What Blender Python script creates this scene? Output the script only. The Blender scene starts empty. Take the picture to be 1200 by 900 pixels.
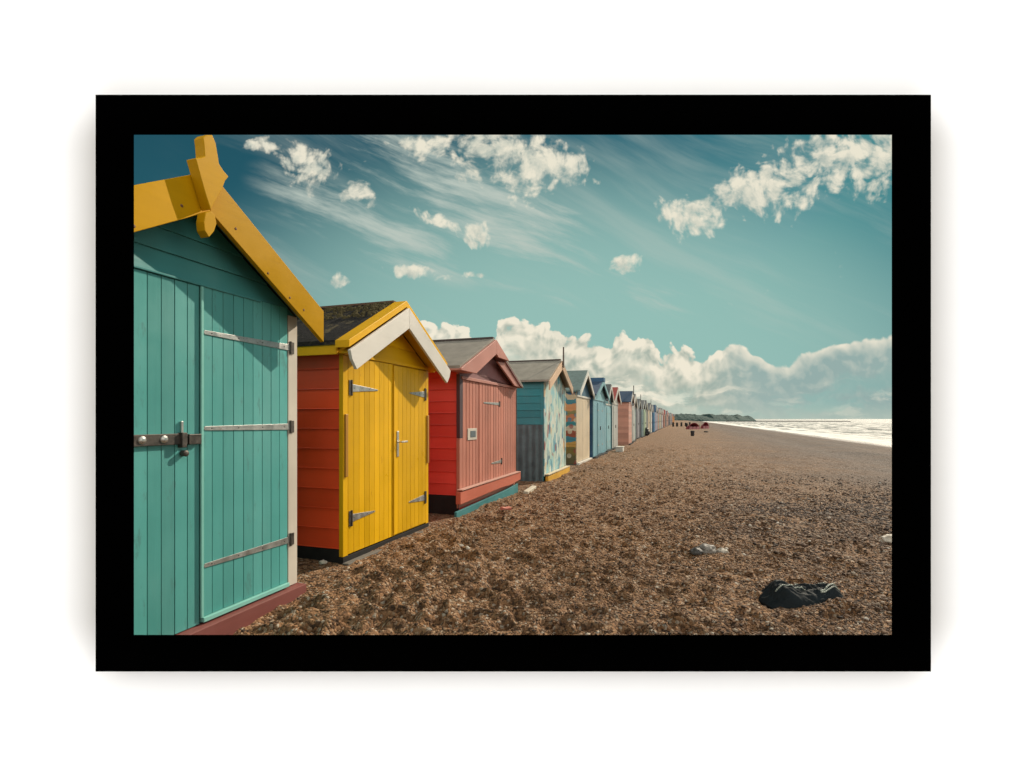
import bpy, math, random
import numpy as np
from mathutils import Vector, Matrix

random.seed(7)
RNG = np.random.default_rng(11)
SC = bpy.context.scene
COL = SC.collection
RAD = math.radians
PI = math.pi

# ------------------------------------------------------------------ frame of reference
# camera at (0,0,EYE) looks along +Y; the row of huts runs at TH to the right of that.
EYE = 1.5
TH = math.atan(200 / 600)
S, Cc = math.sin(TH), math.cos(TH)
ROT = PI / 2 - TH                       # local x of a hut = along the row, local y = inland
SEA_Z = -1.0

def un(u, n, z=0.0):
    """along-row distance u, distance n towards the sea -> world"""
    return Vector((S * u + Cc * n, Cc * u - S * n, z))

# ------------------------------------------------------------------ object helpers
def tag(o, label=None, cat=None, group=None, kind=None):
    if label: o['label'] = label
    if cat: o['category'] = cat
    if group: o['group'] = group
    if kind: o['kind'] = kind
    return o

def empty(name, loc, rz=0.0):
    o = bpy.data.objects.new(name, None)
    o.empty_display_size = 0.2
    COL.objects.link(o)
    o.location = loc
    o.rotation_euler = (0, 0, rz)
    return o

class MB:
    def __init__(self):
        self.v = []; self.f = []; self.t = []
    def add(self, vs, fs, tone=0.5):
        b = len(self.v)
        self.v += [tuple(p) for p in vs]
        for f in fs:
            self.f.append(tuple(i + b for i in f)); self.t.append(tone)
        return self
    def box(self, x0, x1, y0, y1, z0, z1, tone=0.5):
        vs = [(x0,y0,z0),(x1,y0,z0),(x1,y1,z0),(x0,y1,z0),(x0,y0,z1),(x1,y0,z1),(x1,y1,z1),(x0,y1,z1)]
        return self.add(vs, [(0,3,2,1),(4,5,6,7),(0,1,5,4),(1,2,6,5),(2,3,7,6),(3,0,4,7)], tone)
    def prism_y(self, poly, y0, y1, tone=0.5):
        """polygon of (x,z) extruded along y"""
        n = len(poly)
        a = sum(poly[i][0]*poly[(i+1)%n][1]-poly[(i+1)%n][0]*poly[i][1] for i in range(n))
        if a < 0: poly = poly[::-1]
        vs = [(p[0],y0,p[1]) for p in poly] + [(p[0],y1,p[1]) for p in poly]
        fs = [tuple(range(n)), tuple(range(2*n-1, n-1, -1))]
        fs += [(i, i+n, (i+1)%n+n, (i+1)%n) for i in range(n)]
        return self.add(vs, fs, tone)
    def prism_x(self, poly, x0, x1, tone=0.5):
        """polygon of (y,z) extruded along x"""
        n = len(poly)
        a = sum(poly[i][0]*poly[(i+1)%n][1]-poly[(i+1)%n][0]*poly[i][1] for i in range(n))
        if a < 0: poly = poly[::-1]
        vs = [(x0,p[0],p[1]) for p in poly] + [(x1,p[0],p[1]) for p in poly]
        fs = [tuple(range(n-1,-1,-1)), tuple(range(n, 2*n))]
        fs += [(i, (i+1)%n, (i+1)%n+n, i+n) for i in range(n)]
        return self.add(vs, fs, tone)
    def cyl(self, p0, p1, r0, r1=None, seg=14, tone=0.5):
        if r1 is None: r1 = r0
        p0, p1 = Vector(p0), Vector(p1)
        d = (p1-p0).normalized()
        a = d.orthogonal().normalized(); b = d.cross(a)
        vs = []
        for p, r in ((p0,r0),(p1,r1)):
            for i in range(seg):
                t = 2*PI*i/seg
                vs.append(p + a*r*math.cos(t) + b*r*math.sin(t))
        fs = [tuple(range(seg-1,-1,-1)), tuple(range(seg,2*seg))]
        fs += [(i,(i+1)%seg,(i+1)%seg+seg,i+seg) for i in range(seg)]
        return self.add(vs, fs, tone)
    def dome(self, c, r, squash=0.6, axis=(0,-1,0), seg=12, rings=4, tone=0.5):
        ax = Vector(axis).normalized(); a = ax.orthogonal().normalized(); b = ax.cross(a); c = Vector(c)
        vs = []
        for k in range(rings):
            t = (PI/2)*k/rings
            for i in range(seg):
                q = 2*PI*i/seg
                vs.append(c + (a*math.cos(q)+b*math.sin(q))*r*math.cos(t) + ax*r*squash*math.sin(t))
        vs.append(c + ax*r*squash)
        fs = []
        for k in range(rings-1):
            for i in range(seg):
                fs.append((k*seg+i, k*seg+(i+1)%seg, (k+1)*seg+(i+1)%seg, (k+1)*seg+i))
        for i in range(seg):
            fs.append(((rings-1)*seg+i, (rings-1)*seg+(i+1)%seg, len(vs)-1))
        fs.append(tuple(range(seg-1,-1,-1)))
        return self.add(vs, fs, tone)
    def build(self, name, mat, parent=None, bevel=0.0, smooth=False, label=None):
        me = bpy.data.meshes.new(name)
        me.from_pydata(self.v, [], self.f)
        at = me.attributes.new('tone', 'FLOAT', 'FACE')
        at.data.foreach_set('value', self.t)
        me.materials.append(mat)
        if smooth:
            me.shade_smooth()
        me.update()
        o = bpy.data.objects.new(name, me)
        COL.objects.link(o)
        if parent: o.parent = parent
        if bevel:
            m = o.modifiers.new('bevel', 'BEVEL')
            m.width = bevel; m.segments = 2; m.limit_method = 'ANGLE'; m.angle_limit = RAD(35)
        if label: o['label'] = label
        return o

# ------------------------------------------------------------------ node helpers
class NT:
    def __init__(self, tree):
        self.t = tree; self.n = tree.nodes; self.l = tree.links
    def node(self, typ, **kw):
        nd = self.n.new(typ)
        for k, v in kw.items(): setattr(nd, k, v)
        return nd
    def link(self, a, b): self.l.new(a, b)
    def put(self, sock, val):
        if isinstance(val, bpy.types.NodeSocket): self.l.new(val, sock)
        elif val is not None:
            sock.default_value = val
    def math(self, op, a, b=None, c=None, clamp=False):
        nd = self.node('ShaderNodeMath', operation=op, use_clamp=clamp)
        self.put(nd.inputs[0], a)
        if b is not None: self.put(nd.inputs[1], b)
        if c is not None: self.put(nd.inputs[2], c)
        return nd.outputs[0]
    def vmath(self, op, a, b=None):
        nd = self.node('ShaderNodeVectorMath', operation=op)
        self.put(nd.inputs[0], a)
        if b is not None: self.put(nd.inputs[1], b)
        return nd.outputs['Value'] if op in ('LENGTH','DOT_PRODUCT') else nd.outputs[0]
    def noise(self, vec, scale, detail=4, rough=0.55, dist=0.0, color=False):
        nd = self.node('ShaderNodeTexNoise')
        self.put(nd.inputs['Vector'], vec); nd.inputs['Scale'].default_value = scale
        nd.inputs['Detail'].default_value = detail; nd.inputs['Roughness'].default_value = rough
        nd.inputs['Distortion'].default_value = dist
        return nd.outputs['Color'] if color else nd.outputs['Fac']
    def noise2(self, vec, scale, detail=4, rough=0.55, color=False):
        nd = self.node('ShaderNodeTexNoise', noise_dimensions='2D')
        self.put(nd.inputs['Vector'], vec); nd.inputs['Scale'].default_value = scale
        nd.inputs['Detail'].default_value = detail; nd.inputs['Roughness'].default_value = rough
        return nd.outputs['Color'] if color else nd.outputs['Fac']
    def voro(self, vec, scale, feature='F1', out='Distance', rand=1.0):
        nd = self.node('ShaderNodeTexVoronoi', feature=feature)
        self.put(nd.inputs['Vector'], vec); nd.inputs['Scale'].default_value = scale
        nd.inputs['Randomness'].default_value = rand
        return nd.outputs[out]
    def mapping(self, vec, loc=(0,0,0), rot=(0,0,0), scale=(1,1,1), typ='POINT'):
        nd = self.node('ShaderNodeMapping', vector_type=typ)
        self.put(nd.inputs['Vector'], vec)
        nd.inputs['Location'].default_value = loc; nd.inputs['Rotation'].default_value = rot
        nd.inputs['Scale'].default_value = scale
        return nd.outputs[0]
    def ramp(self, fac, stops, interp='LINEAR'):
        nd = self.node('ShaderNodeValToRGB')
        cr = nd.color_ramp; cr.interpolation = interp
        while len(cr.elements) < len(stops): cr.elements.new(0.5)
        for e, (p, c) in zip(cr.elements, stops):
            e.position = p; e.color = (c[0], c[1], c[2], 1) if hasattr(c, '__len__') else (c, c, c, 1)
        self.put(nd.inputs[0], fac)
        return nd.outputs[0]
    def maprange(self, v, a, b, c=0.0, d=1.0, smooth=True):
        nd = self.node('ShaderNodeMapRange', interpolation_type='SMOOTHSTEP' if smooth else 'LINEAR')
        self.put(nd.inputs[0], v)
        for i, x in enumerate((a, b, c, d)): self.put(nd.inputs[i+1], x)
        return nd.outputs[0]
    def mix(self, fac, a, b, blend='MIX'):
        nd = self.node('ShaderNodeMix', data_type='RGBA', blend_type=blend)
        self.put(nd.inputs[0], fac)
        for s, x in ((nd.inputs[6], a), (nd.inputs[7], b)):
            if isinstance(x, bpy.types.NodeSocket): self.l.new(x, s)
            else: s.default_value = (x[0], x[1], x[2], 1)
        return nd.outputs[2]
    def bump(self, h, strength=0.3, dist=0.01, normal=None):
        nd = self.node('ShaderNodeBump')
        nd.inputs['Strength'].default_value = strength; nd.inputs['Distance'].default_value = dist
        self.put(nd.inputs['Height'], h)
        if normal is not None: self.put(nd.inputs['Normal'], normal)
        return nd.outputs[0]

def new_mat(name):
    m = bpy.data.materials.new(name); m.use_nodes = True
    nt = NT(m.node_tree)
    b = m.node_tree.nodes['Principled BSDF']
    return m, nt, b

def objco(nt):
    return nt.node('ShaderNodeTexCoord').outputs['Object']

def attr(nt, name, typ='GEOMETRY', out='Fac'):
    nd = nt.node('ShaderNodeAttribute', attribute_type=typ); nd.attribute_name = name
    return nd.outputs[out]

MATS = {}
def paint(name, col, rough=0.42, grain='z', wear=0.0, wearcol=(0.33,0.27,0.2), mott=0.14, bump=0.25, spec=0.5, bleach=0.16):
    """brush painted softwood: mottled colour, board-to-board change, streaks, scuffs, grain relief"""
    if name in MATS: return MATS[name]
    m, nt, b = new_mat(name)
    co = objco(nt)
    st = {'z': (26,26,1.6), 'x': (1.6,26,26), 'y': (26,1.6,26)}[grain]
    g = nt.noise(nt.mapping(co, scale=st), 1.0, 5, 0.6)
    big = nt.noise(co, 1.7, 5, 0.6)
    tone = attr(nt, 'tone')
    val = nt.math('ADD', nt.math('MULTIPLY', nt.math('SUBTRACT', big, 0.5), mott*3.2),
                  nt.math('MULTIPLY', nt.math('SUBTRACT', g, 0.5), mott*1.3))
    val = nt.math('ADD', val, nt.math('MULTIPLY', nt.math('SUBTRACT', tone, 0.5), 0.32))
    val = nt.math('ADD', val, 1.0)
    c = nt.mix(1.0, col, nt.node('ShaderNodeCombineColor').outputs[0], 'MULTIPLY')
    comb = nt.n[-2] if False else [x for x in nt.n if x.bl_idname == 'ShaderNodeCombineColor'][-1]
    for i in range(3): nt.link(val, comb.inputs[i])
    # sun-bleached patches
    ble = nt.maprange(nt.noise(nt.mapping(co, loc=(3,1,7), scale=(1,1,0.5)), 2.3, 4, 0.6), 0.52, 0.78, 0, bleach)
    lig = tuple(min(1, x*0.8+0.13) for x in col)
    ble = nt.math('ADD', ble, nt.math('MULTIPLY', nt.math('FRACT', nt.math('MULTIPLY', tone, 7.31)), bleach*0.9))
    c = nt.mix(ble, c, lig)
    if wear > 0:
        w = nt.noise(nt.mapping(co, loc=(5,2,1), scale=tuple(max(0.25, s/26*1.0) for s in st)), 9.0, 8, 0.72)
        wm = nt.maprange(w, 0.70-wear*0.16, 0.76-wear*0.14, 0, 0.85)
        c = nt.mix(wm, c, wearcol)
    nt.put(b.inputs['Base Color'], c)
    r = nt.maprange(big, 0.3, 0.7, rough-0.08, rough+0.14)
    nt.put(b.inputs['Roughness'], r)
    b.inputs['Specular IOR Level'].default_value = spec
    fine = nt.noise(co, 160, 2, 0.5)
    h = nt.math('ADD', g, nt.math('MULTIPLY', fine, 0.15))
    nt.put(b.inputs['Normal'], nt.bump(h, bump, 0.004))
    MATS[name] = m
    return m

def plain(name, col, rough=0.5, metal=0.0, spec=0.5, var=0.25, scale=8, bump=0.2, rust=0.0):
    if name in MATS: return MATS[name]
    m, nt, b = new_mat(name)
    co = objco(nt)
    n = nt.noise(co, scale, 6, 0.65)
    dark = tuple(x*(1-var) for x in col); lite = tuple(min(1, x*(1+var)) for x in col)
    c = nt.ramp(n, [(0.3, dark), (0.7, lite)])
    if rust:
        rm = nt.maprange(nt.noise(co, scale*2.3, 8, 0.7), 0.56, 0.66, 0, rust)
        c = nt.mix(rm, c, (0.12, 0.05, 0.025))
        nt.put(b.inputs['Metallic'], nt.math('SUBTRACT', metal, nt.math('MULTIPLY', rm, metal)))
    else:
        b.inputs['Metallic'].default_value = metal
    nt.put(b.inputs['Base Color'], c)
    nt.put(b.inputs['Roughness'], nt.maprange(n, 0.3, 0.7, rough-0.08, rough+0.1))
    b.inputs['Specular IOR Level'].default_value = spec
    nt.put(b.inputs['Normal'], nt.bump(nt.noise(co, scale*6, 4, 0.6), bump, 0.004))
    MATS[name] = m
    return m

# ------------------------------------------------------------------ numpy noise and the lie of the beach
def pnoise(x, y, seed=0):
    r = np.random.default_rng(seed)
    perm = r.permutation(256); ang = r.random(256)*2*np.pi
    gx, gy = np.cos(ang), np.sin(ang)
    xi, yi = np.floor(x).astype(np.int64), np.floor(y).astype(np.int64)
    xf, yf = x-xi, y-yi
    def g(ix, iy, dx, dy):
        h = perm[(perm[ix & 255] + iy) & 255]
        return gx[h]*dx + gy[h]*dy
    f = lambda t: t*t*t*(t*(t*6-15)+10)
    u, v = f(xf), f(yf)
    a = g(xi,yi,xf,yf)*(1-u) + g(xi+1,yi,xf-1,yf)*u
    b = g(xi,yi+1,xf,yf-1)*(1-u) + g(xi+1,yi+1,xf-1,yf-1)*u
    return a*(1-v)+b*v

def fbm(x, y, octs=4, seed=0, gain=0.5):
    s = 0; a = 1.0
    for o in range(octs):
        s = s + a*pnoise(x*2**o, y*2**o, seed+o); a *= gain
    return s

def to_un(X, Y): return S*X+Cc*Y, Cc*X-S*Y

def lie(X, Y):
    u, n = to_un(X, Y)
    t = np.clip(n-3.5, 0, 60)
    z = -(t*0.066) * np.clip(t/3.0, 0, 1)
    z = np.maximum(z, -3.2)
    z = z + 0.07*np.sin((n+0.9*fbm(u/14, n/14, 2, 40))*2*np.pi/4.6)*np.clip((n-4)/4, 0, 1)*np.clip((17-n)/4, 0, 1)
    z = z - 0.15*np.exp(-(((u-2.4)/1.3)**2 + ((n+2.9)/1.0)**2)) - 0.07*np.exp(-((n+3.25)/0.22)**2)*np.clip((4.2-u)/0.5, 0, 1)
    z = z + 0.05*np.exp(-((n+3.3)/0.5)**2)*fbm(u/1.3, n*0.0, 2, 77)
    return z

# detail raster: dimples, footprints, lumps
RX0, RX1, RY0, RY1, RR = -7.0, 24.0, 1.0, 31.0, 0.03
_nx, _ny = int((RX1-RX0)/RR), int((RY1-RY0)/RR)
_gx, _gy = np.meshgrid(RX0+np.arange(_nx)*RR, RY0+np.arange(_ny)*RR)
_gu, _gn = to_un(_gx, _gy)
_foot = np.clip((3.6-_gn)/3.0, 0.12, 1)
DET = 0.035*fbm(_gx/0.9, _gy/0.9, 3, 3) + 0.018*fbm(_gx/0.26, _gy/0.26, 3, 9, 0.5)*(0.35+0.65*_foot)
_rid = np.abs(fbm(_gx/0.38, _gy/0.38, 3, 21))
DET += 0.014*_foot*(_rid-0.2)
for k in range(2600):
    uu = 2.5 + 26*RNG.random()**1.5; nn = -3.2 + 8.5*RNG.random()**1.6
    p = un(uu, nn)
    if not (RX0+0.5 < p.x < RX1-0.5 and RY0+0.5 < p.y < RY1-0.5): continue
    ix, iy = int((p.x-RX0)/RR), int((p.y-RY0)/RR)
    w = 13
    sl = (slice(max(0,iy-w), iy+w+1), slice(max(0,ix-w), ix+w+1))
    a = RNG.random()*PI; lx, ly = 0.06+0.09*RNG.random(), 0.04+0.05*RNG.random()
    dx, dy = _gx[sl]-p.x, _gy[sl]-p.y
    q = np.sqrt(((dx*math.cos(a)+dy*math.sin(a))/lx)**2 + ((dy*math.cos(a)-dx*math.sin(a))/ly)**2)
    dep = (0.022+0.055*RNG.random())*(0.5+0.5*min(1, max(0, (4-nn)/4)))
    DET[sl] += -dep*np.exp(-q**2*1.1) + 0.4*dep*np.exp(-((q-1.5)/0.45)**2)
_edge = np.clip(np.minimum(np.minimum(_gx-RX0, RX1-_gx), np.minimum(_gy-RY0, RY1-_gy))/2.0, 0, 1)
DET *= _edge*(0.35+0.65*np.clip((_gn+3.2)/0.6, 0, 1))

def detail(X, Y):
    fx = np.clip((X-RX0)/RR, 0, _nx-1.001); fy = np.clip((Y-RY0)/RR, 0, _ny-1.001)
    ix, iy = fx.astype(int), fy.astype(int); tx, ty = fx-ix, fy-iy
    ix1, iy1 = np.minimum(ix+1, _nx-1), np.minimum(iy+1, _ny-1)
    d = (DET[iy,ix]*(1-tx)+DET[iy,ix1]*tx)*(1-ty) + (DET[iy1,ix]*(1-tx)+DET[iy1,ix1]*tx)*ty
    return d*((X > RX0) & (X < RX1) & (Y > RY0) & (Y < RY1))

def height(X, Y): return lie(X, Y) + detail(X, Y)
def hz(x, y): return float(height(np.array([x]), np.array([y]))[0])

def polar_sheet(name, angs, rads, zf, mat, attrs=None):
    A, R = np.meshgrid(angs, rads)
    X, Y = R*np.sin(A), R*np.cos(A)
    Z = zf(X, Y)
    nr, na = A.shape
    co = np.stack([X, Y, Z], -1).reshape(-1, 3)
    i = (np.arange(nr-1)[:, None]*na + np.arange(na-1)[None, :]).ravel()
    q = np.stack([i, i+na, i+na+1, i+1], -1)[:, ::-1]
    me = bpy.data.meshes.new(name)
    me.vertices.add(len(co)); me.vertices.foreach_set('co', co.ravel())
    me.loops.add(q.size); me.loops.foreach_set('vertex_index', q.ravel().astype(np.int32))
    me.polygons.add(len(q)); me.polygons.foreach_set('loop_start', (np.arange(len(q))*4).astype(np.int32))
    me.update(calc_edges=True); me.validate()
    if attrs:
        for k, fn in attrs.items():
            a = me.attributes.new(k, 'FLOAT', 'POINT'); a.data.foreach_set('value', fn(X, Y).ravel().astype(np.float32))
    me.shade_smooth()
    me.materials.append(mat)
    o = bpy.data.objects.new(name, me); COL.objects.link(o)
    return o

# ------------------------------------------------------------------ ground material
def mat_ground():
    m, nt, b = new_mat('shingle')
    co = objco(nt)
    # rotate so x = along the shore, y = across it
    rc = nt.mapping(co, rot=(0, 0, -ROT))
    sep = nt.node('ShaderNodeSeparateXYZ'); nt.put(sep.inputs[0], rc)
    across = nt.math('MULTIPLY', sep.outputs['Y'], -1)             # distance to sea
    big = nt.noise(co, 0.35, 4, 0.6)
    mid = nt.noise(co, 2.6, 5, 0.65)
    band = nt.noise(nt.mapping(rc, scale=(0.06, 0.5, 1)), 1.0, 5, 0.65)
    cell = nt.voro(co, 42, 'F1', 'Color')
    cs = nt.node('ShaderNodeSeparateColor'); nt.put(cs.inputs[0], cell)
    stone = nt.ramp(cs.outputs[0], [(0.0,(0.06,0.037,0.024)),(0.25,(0.175,0.094,0.048)),(0.5,(0.275,0.147,0.072)),(0.72,(0.36,0.20,0.10)),(0.9,(0.38,0.26,0.165)),(1.0,(0.5,0.44,0.36))])
    grey = nt.ramp(cs.outputs[1], [(0.0,(0.04,0.03,0.026)),(0.4,(0.095,0.067,0.052)),(0.75,(0.15,0.109,0.086)),(1.0,(0.33,0.28,0.24))])
    g = nt.math('ADD', nt.maprange(across, -0.5, 7.5, 0, 0.9), nt.math('MULTIPLY', nt.math('SUBTRACT', big, 0.5), 1.2), clamp=True)
    c = nt.mix(g, stone, grey)
    val = nt.math('ADD', 0.50, nt.math('MULTIPLY', mid, 0.42))
    val = nt.math('ADD', val, nt.math('MULTIPLY', band, 0.35))
    cc = nt.node('ShaderNodeCombineColor')
    for i in range(3): nt.link(val, cc.inputs[i])
    c = nt.mix(1.0, c, cc.outputs[0], 'MULTIPLY')
    # wet shingle beside the water
    wet = nt.maprange(nt.math('ADD', across, nt.math('MULTIPLY', nt.math('SUBTRACT', nt.noise(co, 0.25, 4, 0.6), 0.5), 3.0)), 14.5, 18.5, 0, 1)
    c = nt.mix(nt.math('MULTIPLY', wet, 0.62), c, (0.03, 0.026, 0.024))
    nt.put(b.inputs['Base Color'], c)
    nt.put(b.inputs['Roughness'], nt.math('SUBTRACT', 0.85, nt.math('MULTIPLY', wet, 0.45)))
    b.inputs['Specular IOR Level'].default_value = 0.2
    peb = nt.math('SUBTRACT', 1.0, nt.voro(co, 42, 'F1'))
    peb2 = nt.math('SUBTRACT', 1.0, nt.voro(co, 9, 'F1'))
    n1 = nt.bump(peb2, 0.55, 0.05)
    n1 = nt.bump(nt.noise(co, 3.2, 6, 0.7), 0.7, 0.12, n1)
    nt.put(b.inputs['Normal'], nt.bump(peb, 0.9, 0.018, n1))
    return m

def mat_pebble():
    m, nt, b = new_mat('pebble_stone')
    t = attr(nt, 'tone', 'INSTANCER'); w = attr(nt, 'warm', 'INSTANCER')
    warm = nt.ramp(t, [(0.0,(0.04,0.027,0.02)),(0.3,(0.18,0.098,0.051)),(0.6,(0.30,0.163,0.082)),(0.85,(0.39,0.23,0.12)),(0.95,(0.45,0.37,0.27)),(1.0,(0.68,0.63,0.55))])
    cool = nt.ramp(t, [(0.0,(0.035,0.03,0.028)),(0.4,(0.07,0.051,0.043)),(0.8,(0.125,0.093,0.078)),(0.95,(0.36,0.31,0.26)),(1.0,(0.62,0.58,0.52))])
    c = nt.mix(w, cool, warm)
    co = nt.node('ShaderNodeTexCoord').outputs['Object']
    n = nt.noise(co, 2.2, 4, 0.6)
    cc = nt.node('ShaderNodeCombineColor'); v = nt.math('ADD', 0.58, nt.math('MULTIPLY', n, 0.55))
    for i in range(3): nt.link(v, cc.inputs[i])
    nt.put(b.inputs['Base Color'], nt.mix(1.0, c, cc.outputs[0], 'MULTIPLY'))
    b.inputs['Roughness'].default_value = 0.75
    b.inputs['Specular IOR Level'].default_value = 0.15
    return m

def build_ground():
    angs = np.concatenate([np.radians(np.arange(-180, -48, 4.0)), np.radians(np.arange(-48, 48, 0.2)), np.radians(np.arange(48, 181, 4.0))])
    rads = np.concatenate([[0.05, 0.6, 1.2, 1.7, 2.1], 2.4*1.0048**np.arange(0, 560)])
    last = rads[-1]
    rads = np.concatenate([rads, last*1.07**np.arange(1, 96)])
    o = polar_sheet('beach_ground', angs, rads, height, mat_ground())
    tag(o, 'brown and grey shingle beach sloping gently to the sea', 'ground', kind='structure')
    return o

HUT_BOXES = []          # (u0,u1) spans the huts stand on; kept free of loose pebbles

def build_pebbles():
    """loose stones lying on the near beach: nobody could count them, one object, instanced by geometry nodes"""
    N = 330000
    r = 2.9*(17.0/2.9)**(RNG.random(N)**0.9)
    a = np.radians(-42 + 84*RNG.random(N))
    X, Y = r*np.sin(a), r*np.cos(a)
    u, n = to_un(X, Y)
    keep = (n > -3.25) & (n < 14)
    for (u0, u1, nf) in HUT_BOXES:
        keep &= ~((u > u0) & (u < u1) & (n < nf))
    # pebbles thin out where trampled shingle dust shows
    cover = fbm(X/1.1, Y/1.1, 3, 60)
    keep &= RNG.random(N) < np.clip((0.50+0.8*cover+0.05*(n+1))*np.clip(0.40+0.14*(n+3.2), 0.3, 1), 0.06, 0.9)*np.clip((17-r)/9, 0, 1)
    X, Y, r, u, n = X[keep], Y[keep], r[keep], u[keep], n[keep]
    M = len(X)
    base = 0.0046*np.exp(0.42*RNG.standard_normal(M))*np.clip(r/4.2, 0.9, 2.0)
    big = RNG.random(M) < 0.010
    base[big] *= 1.7
    base = np.minimum(base, 0.03)
    Z = height(X, Y) + base*0.22
    me = bpy.data.meshes.new('pebbles')
    me.vertices.add(M); me.vertices.foreach_set('co', np.stack([X, Y, Z], -1).astype(np.float32).ravel())
    def fa(nm, arr, typ='FLOAT'):
        at = me.attributes.new(nm, typ, 'POINT')
        at.data.foreach_set('value' if typ == 'FLOAT' else 'vector', arr.astype(np.float32).ravel())
    fa('tone', np.clip(np.where(big, 0.75+0.25*RNG.random(M), RNG.random(M)**0.95*0.93), 0, 1))
    wm = np.clip(1.05 - (n+2.0)/5.5 + 0.5*fbm(X/2.4, Y/2.4, 3, 90) + 0.35*(RNG.random(M)-0.5), 0, 1)
    fa('warm', wm)
    fa('scl', np.stack([base*(0.9+0.7*RNG.random(M)), base*(0.8+0.4*RNG.random(M)), base*(0.5+0.4*RNG.random(M))], -1), 'FLOAT_VECTOR')
    fa('rot', np.stack([0.5*(RNG.random(M)-0.5), 0.5*(RNG.random(M)-0.5), 2*PI*RNG.random(M)], -1), 'FLOAT_VECTOR')
    o = bpy.data.objects.new('pebbles', me); COL.objects.link(o)
    mat = mat_pebble(); me.materials.append(mat)
    ng = bpy.data.node_groups.new('pebble_scatter', 'GeometryNodeTree')
    ng.interface.new_socket('Geometry', in_out='INPUT', socket_type='NodeSocketGeometry')
    ng.interface.new_socket('Geometry', in_out='OUTPUT', socket_type='NodeSocketGeometry')
    t = NT(ng)
    gi = t.node('NodeGroupInput'); go = t.node('NodeGroupOutput')
    join = t.node('GeometryNodeJoinGeometry')
    for k in range(4):
        ico = t.node('GeometryNodeMeshIcoSphere'); ico.inputs['Subdivisions'].default_value = 2
        pos = t.node('GeometryNodeInputPosition')
        nz = t.node('ShaderNodeTexNoise'); nz.inputs['Scale'].default_value = 0.9
        off = t.vmath('ADD', pos.outputs[0], (k*7.3, k*3.1, k*5.7)); t.link(off, nz.inputs['Vector'])
        dd = t.vmath('SUBTRACT', nz.outputs['Color'], (0.5, 0.5, 0.5))
        sc = t.node('ShaderNodeVectorMath', operation='SCALE'); t.link(dd, sc.inputs[0]); sc.inputs['Scale'].default_value = 1.1
        sp = t.node('GeometryNodeSetPosition'); t.link(ico.outputs['Mesh'], sp.inputs['Geometry']); t.link(sc.outputs[0], sp.inputs['Offset'])
        sm = t.node('GeometryNodeSetShadeSmooth'); t.link(sp.outputs[0], sm.inputs['Geometry'])
        ms = t.node('GeometryNodeSetMaterial'); t.link(sm.outputs[0], ms.inputs['Geometry']); ms.inputs['Material'].default_value = mat
        gti = t.node('GeometryNodeGeometryToInstance'); t.link(ms.outputs[0], gti.inputs[0])
        t.link(gti.outputs[0], join.inputs[0])
    m2p = t.node('GeometryNodeMeshToPoints'); t.link(gi.outputs[0], m2p.inputs['Mesh'])
    iop = t.node('GeometryNodeInstanceOnPoints')
    t.link(m2p.outputs[0], iop.inputs['Points']); t.link(join.outputs[0], iop.inputs['Instance'])
    iop.inputs['Pick Instance'].default_value = True
    for nm, s in (('rot', 'Rotation'), ('scl', 'Scale')):
        na = t.node('GeometryNodeInputNamedAttribute', data_type='FLOAT_VECTOR'); na.inputs['Name'].default_value = nm
        t.link(na.outputs[0], iop.inputs[s])
    t.link(iop.outputs[0], go.inputs[0])
    md = o.modifiers.new('scatter', 'NODES'); md.node_group = ng
    tag(o, 'loose brown, grey and whitish pebbles strewn over the near beach', 'pebbles', kind='stuff')

# ------------------------------------------------------------------ sea
def wave_z(X, Y):
    u, n = to_un(X, Y)
    r = np.sqrt(X*X+Y*Y)
    wob = 2.2*fbm(u/60, n/30, 3, 5)
    ph = (n + wob)/11.0
    saw = np.sin(2*np.pi*ph) + 0.35*np.sin(4*np.pi*ph+0.6)
    a = 0.20*np.clip((n-19)/8, 0, 1)*np.clip(420/np.maximum(r, 1)-0.6, 0, 1)
    amp = a*(0.55+0.9*np.clip(fbm(u/35, n/18, 3, 15)+0.4, 0, 1))
    chop = 0.05*fbm(u/2.5, n/1.6, 3, 25)*np.clip(140/np.maximum(r, 1)-0.4, 0, 1)
    return SEA_Z + saw*amp + chop*np.clip((n-18)/4, 0, 1)

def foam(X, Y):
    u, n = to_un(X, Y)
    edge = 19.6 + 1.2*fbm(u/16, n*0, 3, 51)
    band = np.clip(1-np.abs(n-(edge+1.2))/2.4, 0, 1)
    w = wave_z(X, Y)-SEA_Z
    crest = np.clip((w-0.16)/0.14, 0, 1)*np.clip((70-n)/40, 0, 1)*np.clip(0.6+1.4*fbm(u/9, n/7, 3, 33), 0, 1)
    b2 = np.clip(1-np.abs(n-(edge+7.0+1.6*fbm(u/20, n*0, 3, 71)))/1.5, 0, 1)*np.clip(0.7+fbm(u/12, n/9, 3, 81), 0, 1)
    return np.clip(band*1.5+crest+b2*0.9, 0, 1)

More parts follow.
